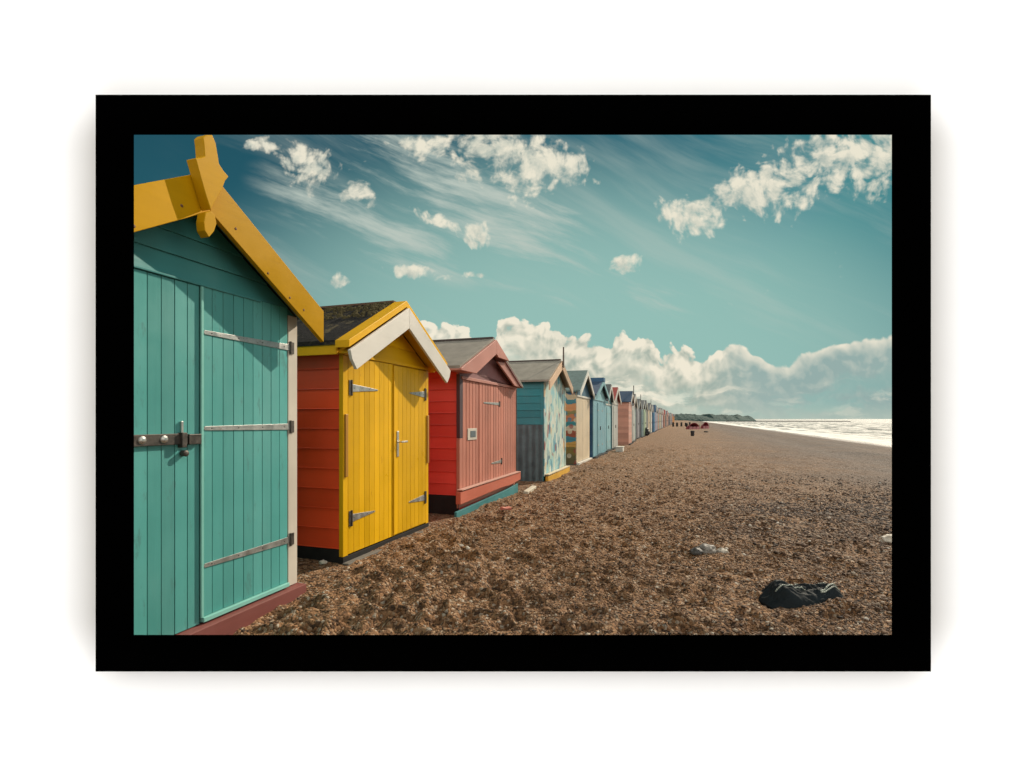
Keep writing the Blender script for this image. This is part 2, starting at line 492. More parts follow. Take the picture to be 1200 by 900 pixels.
def mat_sea():
    m, nt, b = new_mat('sea_water')
    co = objco(nt)
    rc = nt.mapping(co, rot=(0, 0, -ROT))
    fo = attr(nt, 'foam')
    glare_lace = nt.noise(nt.mapping(rc, scale=(0.07, 0.42, 1)), 1.0, 8, 0.66)
    foam_glare = nt.maprange(nt.math('ADD', fo, nt.math('MULTIPLY', nt.math('SUBTRACT', glare_lace, 0.5), 2.0)), -0.16, 0.22, 0, 1)  # foam white spread wider, standing in for sun glare on the water
    c = nt.mix(foam_glare, (0.035, 0.06, 0.058), (0.86, 0.84, 0.78))
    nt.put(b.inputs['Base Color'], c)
    nt.put(b.inputs['Roughness'], nt.maprange(foam_glare, 0, 1, 0.60, 0.8))
    b.inputs['IOR'].default_value = 1.33
    b.inputs['Specular IOR Level'].default_value = 0.7
    h1 = nt.noise(nt.mapping(rc, scale=(0.14, 0.42, 1)), 1.0, 6, 0.62)
    h2 = nt.noise(nt.mapping(rc, scale=(1.1, 2.4, 1)), 1.0, 5, 0.65)
    n1 = nt.bump(h1, 1.0, 1.1)
    nt.put(b.inputs['Normal'], nt.bump(h2, 1.0, 0.28, n1))
    return m

def build_sea():
    angs = np.concatenate([np.radians(np.arange(-30, 8, 2.0)), np.radians(np.arange(8, 50, 0.1)), np.radians(np.arange(50, 181, 3.0))])
    rads = np.concatenate([12*1.0085**np.arange(0, 420), 12*1.0085**420*1.05**np.arange(1, 92)])
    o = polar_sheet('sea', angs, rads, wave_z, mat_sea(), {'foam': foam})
    tag(o, 'bright glittering sea with low breaking waves', 'sea', kind='structure')

# ------------------------------------------------------------------ hut building kit
def hut_root(label, u, n, group='beach huts standing in a row', z=0.0):
    o = empty('beach_hut', un(u, n, z), ROT)
    return tag(o, label, 'beach hut', group)

def rt(): return random.random()

def planks_v(mb, x0, x1, z0, z1, pitch, yf, thick=0.018, gap=0.005):
    k = max(1, round((x1-x0)/pitch)); p = (x1-x0)/k
    for i in range(k):
        a = x0+i*p+gap/2; b = x0+(i+1)*p-gap/2
        za = z0(a) if callable(z0) else z0
        if callable(z1):
            mb.prism_y([(a,z0),(b,z0),(b,z1(b)),(a,z1(a))], yf+random.uniform(0,0.0015), yf+thick, rt())
        else:
            mb.box(a, b, yf+random.uniform(0,0.0015), yf+thick, za, z1, rt())
    return mb

def lap_side(mb, x, sgn, z0, z1, y0, y1, pitch, proud=0.018):
    """horizontal weatherboards on a side wall at x, facing sgn"""
    k = max(1, round((z1-z0)/pitch)); p = (z1-z0)/k
    for i in range(k):
        a, b = z0+i*p, z0+(i+1)*p-0.001
        mb.prism_y([(x, a), (x+sgn*proud, a), (x+sgn*(proud-0.004), a+0.008), (x+sgn*0.004, b), (x, b)], y0, y1, rt())
    return mb

def lap_gable(mb, cx, z0, roofz, xl, xr, yf, pitch, proud=0.016):
    """horizontal boards filling the gable below the line roofz(x)"""
    zt = roofz(cx); k = max(1, round((zt-z0)/pitch)); p = (zt-z0)/k
    sl = roofz(cx)-roofz(cx+1)
    for i in range(k):
        a, b = z0+i*p, z0+(i+1)*p
        def xs(z):
            h = (zt-z)/sl
            return max(xl, cx-h), min(xr, cx+h)
        la, ra = xs(a+0.0); lb, rb = xs(b-0.001)
        vs = [(la,yf-proud,a),(ra,yf-proud,a),(rb,yf-0.004,b-0.001),(lb,yf-0.004,b-0.001),(la,yf,a),(ra,yf,a),(rb,yf,b-0.001),(lb,yf,b-0.001)]
        mb.add(vs, [(0,1,2,3),(4,7,6,5),(0,4,5,1),(1,5,6,2),(2,6,7,3),(3,7,4,0)], rt())
    return mb

def shell(root, xl, xr, cx, za, slope, zb, depth, mat, name='wall', y0=0.02):
    """closed carcass of the hut below the roof line"""
    roofz = lambda x: za-slope*abs(x-cx)
    poly = [(xl,zb),(xr,zb),(xr,roofz(xr)),(cx,za),(xl,roofz(xl))]
    return MB().prism_y(poly, y0, depth).build(name, mat, root)

def roof(root, cx, za, slope, xl, xr, y0, y1, th, mat, name='roof', bevel=0.004):
    zl, zr = za-slope*(cx-xl), za-slope*(xr-cx)
    return MB().prism_y([(xl,zl),(cx,za),(xr,zr),(xr,zr-th),(cx,za-th),(xl,zl-th)], y0, y1).build(name, mat, root, bevel)

def barge(root, cx, za, slope, reach, vw, y0, y1, mat, side, cut=0.0, name='bargeboard', bevel=0.004):
    """one sloping gable board; cut moves its lower corner inwards (side -1 left, 1 right)"""
    xt = cx+side*reach; zt = za-slope*reach
    xb = xt-side*cut
    xs = cx
    poly = [(xs,za),(xt,zt),(xb,za-slope*abs(xb-cx)-vw),(xs,za-vw)]
    if cut:
        xm = xt-side*cut*0.25; zm = (zt+za-slope*abs(xb-cx)-vw)/2
        poly.insert(2, (xm-side*cut*0.05, zm))
    g = 0.0006*side
    poly = [(x+(g if abs(x-cx) < 1e-6 else 0), z) for x, z in poly]
    return MB().prism_y(poly, y0, y1, rt()).build(name, mat, root, bevel)

def strap_hinge(parent, x_free, x_pin, z, w0, w1, y, mat, dark, tilt=0.0, tee=False):
    """strap tapering from the pin to the free end, plate and knuckle at the pin, screws along it"""
    s = 1 if x_pin > x_free else -1
    mb = MB().prism_y([(x_pin, z-w1/2), (x_pin, z+w1/2), (x_free+s*0.01, z+w0/2+tilt), (x_free, z+tilt), (x_free+s*0.01, z-w0/2+tilt)], y-0.006, y)
    h = mb.build('hinge', mat, parent, 0.0015)
    pl = MB().box(min(x_pin+s*0.012, x_pin+s*0.05), max(x_pin+s*0.012, x_pin+s*0.05), y-0.008, y, z-w1*0.95, z+w1*0.95)
    pl.build('plate', dark, h, 0.0015)
    MB().cyl((x_pin+s*0.006, y-0.008, z-w1), (x_pin+s*0.006, y-0.008, z+w1), 0.010).build('knuckle', dark, h)
    for f in (0.08, 0.36, 0.64, 0.92):
        x = x_free+(x_pin-x_free)*f
        MB().dome((x, y-0.006, z+tilt*(1-f)), 0.006, 0.5, seg=8, rings=2).build('screw', dark, h)
    return h

# ------------------------------------------------------------------ the near huts
STEEL = plain('galvanised_steel', (0.42,0.42,0.40), 0.42, 0.75, 0.5, 0.25, 14, 0.25, 0.5)
IRON = plain('weathered_iron', (0.10,0.088,0.078), 0.5, 0.7, 0.5, 0.35, 22, 0.3, 0.4)
BRIGHT = plain('worn_bright_metal', (0.62,0.60,0.56), 0.3, 0.9, 0.5, 0.15, 12, 0.1)
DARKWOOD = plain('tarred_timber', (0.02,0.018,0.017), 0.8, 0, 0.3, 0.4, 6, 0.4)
GREYWOOD = paint('bare_grey_timber', (0.16,0.145,0.125), 0.75, 'x', 0.3, (0.08,0.07,0.06), spec=0.25)

def teal_hut():
    u0, n0 = 2.793, -3.358  # hut positions, sizes and outlines, here and below, worked out from image pixels
    root = hut_root('nearest teal hut with yellow gable boards, carved finial and double plank doors', u0, n0)
    HUT_BOXES.append((u0-1.3, u0+1.10, n0+0.13))
    teal = paint('teal_paint', (0.082,0.35,0.325), 0.36, 'z', 0.75, (0.085,0.27,0.25), 0.10)
    tealx = paint('teal_paint_boards', (0.055,0.27,0.265), 0.36, 'x', 0.1, (0.05,0.22,0.21), 0.1)
    pale = paint('teal_edge_catchlight', (0.22,0.55,0.48), 0.35, 'x', 0.2, (0.1,0.3,0.27))  # teal trim with the light its edges catch put into the colour
    yel = paint('yellow_gloss', (0.52,0.275,0.002), 0.4, 'x', 0.5, (0.36,0.17,0.004), 0.12, 0.15, 0.08, 0.02)
    white = paint('old_white_paint', (0.62,0.56,0.47), 0.5, 'z', 0.45, (0.34,0.28,0.21))
    red = paint('dark_red_plinth', (0.20,0.05,0.04), 0.55, 'x', 0.5, (0.10,0.04,0.03))
    cx, za, sl = -0.055, 3.24, 0.623
    xl, xr, D = -1.14, 1.03, 2.4
    shell(root, xl, xr, cx, za-0.12, sl, -0.1, D, tealx, 'wall', 0.022)
    for x, q in ((xr, 1), (xl, -1)): lap_side(MB(), x, q, 0.0, 2.36, 0.03, D, 0.16).build('side_wall', tealx, root)
    g = MB(); lap_gable(g, cx, 2.492, lambda x: za-0.13-sl*abs(x-cx), xl, xr, 0.02, 0.155, 0.02)
    g.build('gable_boarding', tealx, root, 0.002)
    MB().box(xl, 0.60, -0.022, 0.02, 2.474, 2.489).build('drip_bar', tealx, root, 0.003)
    # doors
    d1 = planks_v(MB(), -1.02, 0.036, 0.0, 2.470, 0.094, -0.006, 0.026).build('door', teal, root, 0.002, label='left leaf of the double door, with the iron bolt')
    d2 = planks_v(MB(), 0.044, 0.912, 0.045, 2.488, 0.0965, -0.010, 0.030).build('door', teal, root, 0.002, label='right leaf of the double door, with three long hinges')
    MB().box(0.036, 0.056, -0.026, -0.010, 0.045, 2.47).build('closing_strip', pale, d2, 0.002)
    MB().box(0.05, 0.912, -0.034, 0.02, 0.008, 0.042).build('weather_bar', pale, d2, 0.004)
    for z, t in ((2.14, 0.0), (1.431, 0.0), (0.418, 0.0)):
        strap_hinge(d2, 0.062, 0.935, z, 0.030, 0.056, -0.0105, STEEL, IRON, t)
    # corner posts
    for a, b in ((0.922, 1.035), (-1.145, -1.03)):
        MB().box(a, b, -0.008, 0.03, 0.0, 2.43).build('corner_post', white, root, 0.004)
    # bolt across the left leaf
    bt = MB().box(-0.95, -0.075, -0.03, -0.0065, 1.322, 1.398).build('bolt', IRON, d1, 0.003)
    for x in (-0.40, -0.25): MB().dome((x, -0.03, 1.362), 0.028, 0.45).build('bolt_head', BRIGHT, bt)
    MB().box(-0.135, -0.10, -0.052, -0.0065, 1.30, 1.405).build('keeper', IRON, bt, 0.003)
    MB().box(-0.070, 0.030, -0.036, -0.0105, 1.318, 1.392).build('keeper', IRON, bt, 0.004)
    kb = MB().cyl((-0.10, -0.0065, 1.258), (-0.10, -0.04, 1.258), 0.022).dome((-0.10, -0.04, 1.258), 0.024, 0.5)
    kb.build('knob', IRON, d1, 0.002)
    MB().box(-0.118, -0.102, -0.022, -0.0065, 1.40, 1.485).build('staple', BRIGHT, bt, 0.002)
    # plinth
    MB().box(xl-0.01, xr+0.03, -0.09, 0.04, -0.42, -0.006).build('plinth', red, root, 0.006)
    # roof and gable trim
    felt = plain('roof_felt', (0.035,0.034,0.033), 0.9, 0, 0.2, 0.4, 5, 0.5)
    roof(root, cx, za-0.012, sl, cx-1.19, cx+1.19, -0.17, D+0.1, 0.055, felt)
    sof = MB()
    sof.prism_y([(cx-1.17,za-0.08-sl*1.17),(cx,za-0.08),(cx+1.17,za-0.08-sl*1.17),(cx+1.17,za-0.10-sl*1.17),(cx,za-0.10),(cx-1.17,za-0.10-sl*1.17)], -0.165, 0.02)
    sof.build('soffit', tealx, root)
    for s in (-1, 1):
        b = barge(root, cx, za, sl, 1.198, 0.285, -0.215, -0.175, yel, s)
        for f in (0.18, 0.44, 0.64, 0.78):
            x = cx+s*1.198*f
            MB().dome((x, -0.215, za-sl*abs(x-cx)-0.225+0.03*math.sin(f*9)), 0.011, 0.4, seg=10, rings=2).build('nail', plain('rusty_nail', (0.16,0.07,0.03), 0.7), b)
    fin = [(-0.185,3.393),(-0.165,3.420),(-0.112,3.448),(-0.085,3.403),(-0.058,3.275),(-0.023,3.244),(0.020,3.221),(-0.009,3.178),(-0.030,3.121),(-0.079,3.023),(-0.126,2.928),(-0.165,3.017),(-0.204,3.120),(-0.242,3.227),(-0.210,3.243),(-0.172,3.273),(-0.178,3.344)]
    MB().prism_y(fin, -0.30, -0.2165, 0.45).build('finial', yel, root, 0.005)
    dr = [(-0.157,2.900),(-0.117,2.927),(-0.083,2.910),(-0.070,2.856),(-0.090,2.796),(-0.130,2.741),(-0.163,2.776),(-0.170,2.832)]
    MB().prism_y(dr, -0.29, -0.2165, 0.5).build('drop_ornament', yel, root, 0.004)

def yellow_hut():
    u0, n0 = 5.478, -3.40
    root = hut_root('yellow fronted hut with bright red side wall and white gable boards', u0, n0)
    HUT_BOXES.append((u0-1.05, u0+1.05, n0+0.12))
    yel = paint('yellow_door_paint', (0.76,0.42,0.006), 0.34, 'z', 0.55, (0.54,0.26,0.006), 0.12, spec=0.22, bleach=0.03)
    yelx = paint('yellow_trim_paint', (0.76,0.41,0.005), 0.36, 'x', 0.1, (0.35,0.18,0.01), 0.08, spec=0.2, bleach=0.03)
    och = paint('ochre_batten', (0.42,0.19,0.012), 0.4, 'z', 0.05)
    red = paint('bright_red_boards', (0.96,0.085,0.016), 0.45, 'y', 0.08, (0.25,0.03,0.015), 0.1, bleach=0.04)
    white = paint('white_gable_paint', (0.66,0.63,0.57), 0.5, 'x', 0.3, (0.42,0.38,0.32), 0.08)
    xl, xr, cx, za, sl, D = -0.944, 0.944, 0.0, 2.84, 0.563, 2.5
    shell(root, xl+0.02, xr-0.02, cx, za-0.09, sl, -0.15, D, red, 'wall', 0.03)
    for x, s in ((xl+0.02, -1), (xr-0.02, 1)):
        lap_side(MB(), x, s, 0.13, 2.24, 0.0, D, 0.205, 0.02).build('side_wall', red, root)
        MB().box(x-0.012 if s < 0 else x, x if s < 0 else x+0.012, 0.0, D, -0.25, 0.128).build('base_board', DARKWOOD, root)  # base skid; shade at the wall foot is also put into its black
    # front carcass
    rz = lambda x: za-0.10-sl*abs(x-cx)
    MB().prism_y([(xl,0.05),(xr,0.05),(xr,rz(xr)),(cx,rz(cx)),(xl,rz(xl))], 0.004, 0.028).build('front_wall', yelx, root)
    g = MB(); lap_gable(g, cx, 2.215, rz, xl, xr, 0.002, 0.17, 0.014); g.build('gable_boarding', yelx, root, 0.002)
    MB().box(xl, xr, -0.034, 0.002, 2.175, 2.212).build('lintel', yelx, root, 0.004)
    d1 = planks_v(MB(), -0.86, 0.028, 0.06, 2.168, 0.098, -0.022, 0.024, 0.004).build('door', yel, root, 0.002)
    d2 = planks_v(MB(), 0.040, 0.87, 0.07, 2.160, 0.098, -0.026, 0.028, 0.004).build('door', yel, root, 0.002, label='right leaf, with the lever handle')
    MB().box(0.026, 0.046, -0.040, -0.0265, 0.07, 2.16).build('closing_strip', yel, d2, 0.002)
    for a, b in ((xl-0.004, -0.866), (0.876, xr+0.004)):
        MB().box(a, b, -0.024, 0.003, 0.05, 2.17).build('door_post', yel, root, 0.003)
        mid = (a+b)/2
        MB().box(mid-0.022, mid+0.022, -0.045, -0.0245, 0.89, 1.55).build('batten', och, root, 0.003)
    for (xf, xp, z) in ((-0.30,-0.80,1.835),(0.42,0.83,1.838),(-0.36,-0.80,0.435),(0.40,0.83,0.42)):
        strap_hinge(d1 if xp < 0 else d2, xf, xp, z, 0.016, 0.085, -0.0225 if xp < 0 else -0.0265, STEEL, IRON)
    h = MB().box(0.105, 0.150, -0.036, -0.0265, 1.03, 1.35).build('handle', BRIGHT, d2, 0.004)
    MB().cyl((0.128,-0.036,1.215),(0.128,-0.085,1.215),0.011).box(0.120,0.27,-0.094,-0.078,1.204,1.226).build('lever', BRIGHT, h, 0.004)
    # sill
    MB().box(xl-0.01, xr+0.01, -0.03, 0.03, -0.09, 0.045).build('sill', DARKWOOD, root, 0.003)
    MB().box(xl-0.03, xr+0.02, -0.11, -0.032, -0.12, -0.005).build('threshold', GREYWOOD, root, 0.005)
    # roof
    m, nt, b = new_mat('mossy_felt')
    co = objco(nt)
    li = nt.maprange(nt.noise(co, 3.2, 8, 0.72), 0.53, 0.62, 0, 1)
    c = nt.ramp(nt.noise(co, 30, 4, 0.6), [(0.3,(0.014,0.013,0.012)),(0.7,(0.035,0.032,0.03))])
    c = nt.mix(nt.math('MULTIPLY', li, 0.7), c, (0.16,0.13,0.07))
    nt.put(b.inputs['Base Color'], c); b.inputs['Roughness'].default_value = 0.95
    b.inputs['Specular IOR Level'].default_value = 0.2
    nt.put(b.inputs['Normal'], nt.bump(nt.noise(co, 14, 8, 0.75), 0.8, 0.03))
    zr = za+0.085
    rf = roof(root, cx, zr, sl, cx-1.10, cx+1.10, -0.06, D+0.12, 0.05, m)
    mo = MB()
    for k in range(240):
        y = -0.02+0.95*random.random()**1.6; x = -0.04-0.42*random.random()**1.3
        r = 0.012+0.022*random.random()
        mo.dome((x, y, zr-sl*abs(x)-0.004), r, 0.8+0.5*random.random(), (-0.4,0,1), 7, 2, rt())
    mo.build('moss', plain('dry_moss', (0.085,0.07,0.035), 0.95, 0, 0.1, 0.6, 30, 0.6), rf)['kind'] = 'stuff'
    MB().box(-0.035, 0.035, -0.07, D+0.12, zr-0.012, zr+0.018).build('ridge_cap', plain('brown_ridge', (0.11,0.06,0.035), 0.8), rf, 0.006)
    vc = roof(root, cx, zr+0.006, sl, cx-1.13, cx+1.13, -0.232, -0.062, 0.075, yelx, 'verge_cap')
    for s in (-1, 1):
        x = cx+s*1.06
        MB().box(min(x, x+s*0.03), max(x, x+s*0.03), -0.05, D+0.1, zr-sl*1.09-0.15, zr-sl*1.09-0.045).build('fascia', yelx, root, 0.004)
        barge(root, cx, za, sl, 1.16, 0.245, -0.268, -0.234, white, s, 0.11)
    MB().prism_y([(cx-1.05,za-0.05-sl*1.05),(cx,za-0.05),(cx+1.05,za-0.05-sl*1.05),(cx+1.05,za-0.075-sl*1.05),(cx,za-0.075),(cx-1.05,za-0.075-sl*1.05)], -0.232, 0.002).build('soffit', yelx, root)

def red_hut():
    u0, n0 = 8.835, -3.33
    root = hut_root('terracotta plank fronted hut with red sides and a broken gable board', u0, n0)
    HUT_BOXES.append((u0-1.8, u0+1.5, n0+0.14))
    terra = paint('terracotta_planks', (0.46,0.165,0.11), 0.55, 'z', 0.25, (0.22,0.10,0.07), 0.15)
    terrax = paint('terracotta_trim', (0.44,0.18,0.14), 0.5, 'x', 0.2, (0.25,0.10,0.08), 0.1)
    mauve = paint('mauve_gable', (0.24,0.10,0.10), 0.6, 'x', 0.1)
    red = paint('deep_red_boards', (0.68,0.065,0.045), 0.45, 'y', 0.08, (0.2,0.02,0.02), 0.1, bleach=0.05)
    base = paint('orange_red_board', (0.50,0.12,0.065), 0.5, 'x', 0.25, (0.25,0.10,0.07))
    tealb = paint('old_teal_board', (0.03,0.19,0.20), 0.5, 'x', 0.3, (0.03,0.10,0.11))
    xl, xr, cx, za, sl, D = -1.50, 1.38, -0.40, 2.89, 0.425, 2.5
    shell(root, xl+0.02, xr-0.02, cx, za-0.09, sl, -0.15, D, red, 'wall', 0.03)
    for x, s in ((xl+0.02, -1), (xr-0.02, 1)):
        zt = za-0.10-sl*abs(x-cx)
        lap_side(MB(), x, s, 0.30, zt, 0.0, D, 0.185, 0.02).build('side_wall', red, root)
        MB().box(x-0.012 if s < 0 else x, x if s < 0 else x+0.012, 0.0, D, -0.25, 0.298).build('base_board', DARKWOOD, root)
    rz = lambda x: za-0.10-sl*abs(x-cx)
    MB().prism_y([(xl,0.1),(xr,0.1),(xr,rz(xr)),(cx,rz(cx)),(xl,rz(xl))], 0.004, 0.028).build('front_wall', terra, root)
    MB().prism_y([(xl,2.16),(xr,2.16),(xr,rz(xr)-0.002),(cx,rz(cx)-0.002),(xl,rz(xl)-0.002)], -0.018, 0.003).build('gable_panel', mauve, root)
    MB().box(xl+0.05, xr-0.04, -0.05, -0.0185, 2.125, 2.175).build('head_rail', terrax, root, 0.004)
    planks_v(MB(), xl+0.12, -0.705, 0.30, 2.12, 0.135, -0.022, 0.024, 0.017).build('boarding', terra, root, 0.003)
    d = planks_v(MB(), -0.69, 1.10, 0.30, 2.12, 0.138, -0.026, 0.028, 0.017).build('door', terra, root, 0.003)
    planks_v(MB(), 1.112, xr-0.03, 0.30, 2.12, 0.12, -0.022, 0.024, 0.010).build('boarding', terra, root, 0.003)
    strap_hinge(d, -0.50, 0.30, 1.785, 0.025, 0.05, -0.0265, STEEL, IRON)
    strap_hinge(d, -0.12, 0.42, 0.69, 0.025, 0.06, -0.0265, STEEL, IRON)
    sg = MB().box(-1.20, -0.82, -0.034, -0.0225, 1.155, 1.345).build('number_plate', paint('cream_plate', (0.55,0.50,0.42), 0.5), root, 0.004)
    MB().box(-1.10, -0.88, -0.040, -0.0345, 1.20, 1.305).build('plate_panel', plain('blue_grey_enamel', (0.10,0.13,0.14), 0.4), sg, 0.003)
    MB().box(xl-0.01, xl+0.11, -0.03, 0.03, 1.20, 2.20).build('corner_trim', paint('plum_trim', (0.055,0.02,0.026), 0.5), root, 0.004)
    MB().box(xl-0.01, xl+0.11, -0.026, 0.03, 0.28, 1.196).build('corner_trim', terra, root, 0.004)
    MB().box(xr-0.03, xr+0.02, -0.03, 0.03, 0.28, 2.12).build('corner_trim', plain('black_downpipe', (0.03,0.022,0.022), 0.5), root, 0.004)
    MB().prism_y([(-1.66,0.19),(0.2,0.215),(0.75,0.20),(1.40,0.235),(1.40,0.395),(-1.66,0.378)], -0.11, -0.03).build('kick_board', base, root, 0.005)
    MB().box(-1.62, 1.36, -0.125, -0.03, 0.396, 0.412).build('ledge', paint('pinkish_edge', (0.5,0.28,0.22), 0.5, 'x'), root, 0.003)
    MB().prism_y([(-1.75,-0.16),(1.30,-0.10),(1.30,0.16),(0.4,0.12),(-1.75,0.088)], -0.085, -0.045).build('skirt_board', tealb, root, 0.005)
    slate = plain('grey_roof_felt', (0.26,0.24,0.205), 0.85, 0, 0.2, 0.18, 4, 0.4)
    roof(root, cx, za+0.03, sl, -1.86, 1.32, -0.19, D+0.1, 0.05, slate)
    MB().box(cx-0.05, cx+0.05, -0.18, D+0.1, za+0.012, za+0.05).build('ridge_cap', plain('dark_ridge', (0.07,0.05,0.045), 0.8), root, 0.006)
    # left gable board with its return at the eave
    zt = za-sl*1.50
    MB().prism_y([(cx-0.0006,za),(cx-1.50,zt),(cx-1.50,zt-0.03),(cx-0.92,zt-0.03),(cx-0.0006,za-0.25)], -0.235, -0.195, 0.6).build('bargeboard', terrax, root, 0.004)
    MB().box(cx-1.50, cx-0.95, -0.19, 0.0, zt-0.03, zt+0.0).build('eave_return', terrax, root, 0.004)
    MB().prism_y([(cx+0.0006,za),(cx+0.68,za-sl*0.68),(cx+0.68,2.592),(cx+0.11,2.592),(cx+0.0006,za-0.25)], -0.235, -0.195, 0.55).build('bargeboard', terrax, root, 0.004, label='upper piece of the broken gable board')
    MB().prism_y([(cx+0.24,2.535),(cx+0.74,2.560),(cx+1.62,za-sl*1.62),(cx+1.62,za-sl*1.62-0.05),(cx+1.25,za-sl*1.25-0.20)], -0.165, -0.13, 0.4).build('bargeboard', terrax, root, 0.004, label='lower, set-back piece of the broken gable board')
    MB().prism_y([(cx-1.40,za-0.03-sl*1.4),(cx,za-0.03),(cx+1.6,za-0.03-sl*1.6),(cx+1.6,za-0.055-sl*1.6),(cx,za-0.055),(cx-1.4,za-0.055-sl*1.4)], -0.19, 0.0).build('soffit', mauve, root)
    return root

def mural_mat(name, kind):
    m, nt, b = new_mat(name)
    co = objco(nt)
    if kind == 'leaves':
        wp = nt.vmath('ADD', nt.mapping(co, scale=(1, 0, 1)), nt.vmath('MULTIPLY', nt.noise(co, 2.4, 3, 0.6, color=True), (0.35, 0, 0.35)))
        cell = nt.voro(nt.mapping(wp, rot=(0, 0.6, 0), scale=(7.5, 1, 3.4)), 1.0, 'F1', 'Color')
        s = nt.node('ShaderNodeSeparateColor'); nt.put(s.inputs[0], cell)
        c = nt.ramp(s.outputs[0], [(0,(0.62,0.66,0.58)),(0.22,(0.28,0.53,0.56)),(0.40,(0.10,0.31,0.40)),(0.52,(0.06,0.16,0.24)),(0.60,(0.55,0.57,0.48)),(0.78,(0.40,0.55,0.45)),(0.88,(0.60,0.38,0.17)),(0.94,(0.28,0.12,0.12))], 'CONSTANT')
        soft = nt.maprange(nt.noise(co, 1.9, 4, 0.6), 0.42, 0.62, 0, 0.8)
        c = nt.mix(soft, c, (0.52,0.63,0.54))
    else:
        sx = nt.node('ShaderNodeSeparateXYZ'); nt.put(sx.inputs[0], co)
        wob = nt.noise(co, 3.2, 4, 0.6)
        z = nt.math('ADD', nt.math('MULTIPLY', sx.outputs['Z'], 0.40), nt.math('MULTIPLY', nt.math('SUBTRACT', wob, 0.5), 0.13))
        c = nt.ramp(z, [(0,(0.12,0.10,0.04)),(0.13,(0.20,0.14,0.03)),(0.22,(0.52,0.28,0.06)),(0.30,(0.05,0.20,0.25)),(0.37,(0.30,0.07,0.03)),(0.44,(0.60,0.50,0.36)),(0.50,(0.04,0.22,0.24)),(0.57,(0.50,0.17,0.07)),(0.65,(0.25,0.20,0.07)),(0.71,(0.62,0.26,0.10)),(0.80,(0.05,0.20,0.24)),(0.87,(0.60,0.46,0.30)),(0.92,(0.06,0.15,0.30))], 'CONSTANT')
        cell = nt.voro(nt.mapping(co, scale=(1, 1, 1)), 5.0, 'F1', 'Color')
        s = nt.node('ShaderNodeSeparateColor'); nt.put(s.inputs[0], cell)
        sp = nt.ramp(s.outputs[0], [(0,(0.55,0.20,0.08)),(0.4,(0.05,0.2,0.28)),(0.7,(0.6,0.5,0.35)),(0.85,(0.3,0.05,0.04))], 'CONSTANT')
        msk = nt.maprange(nt.voro(co, 5.0, 'F1'), 0.36, 0.40, 0.75, 0)
        c = nt.mix(msk, c, sp)
    g = nt.noise(nt.mapping(co, scale=(30,30,2)), 1.0, 4, 0.6)
    cc = nt.node('ShaderNodeCombineColor'); v = nt.math('ADD', 0.8, nt.math('MULTIPLY', g, 0.35))
    for i in range(3): nt.link(v, cc.inputs[i])
    nt.put(b.inputs['Base Color'], nt.mix(1.0, c, cc.outputs[0], 'MULTIPLY'))
    b.inputs['Roughness'].default_value = 0.5
    nt.put(b.inputs['Normal'], nt.bump(g, 0.2, 0.004))
    return m

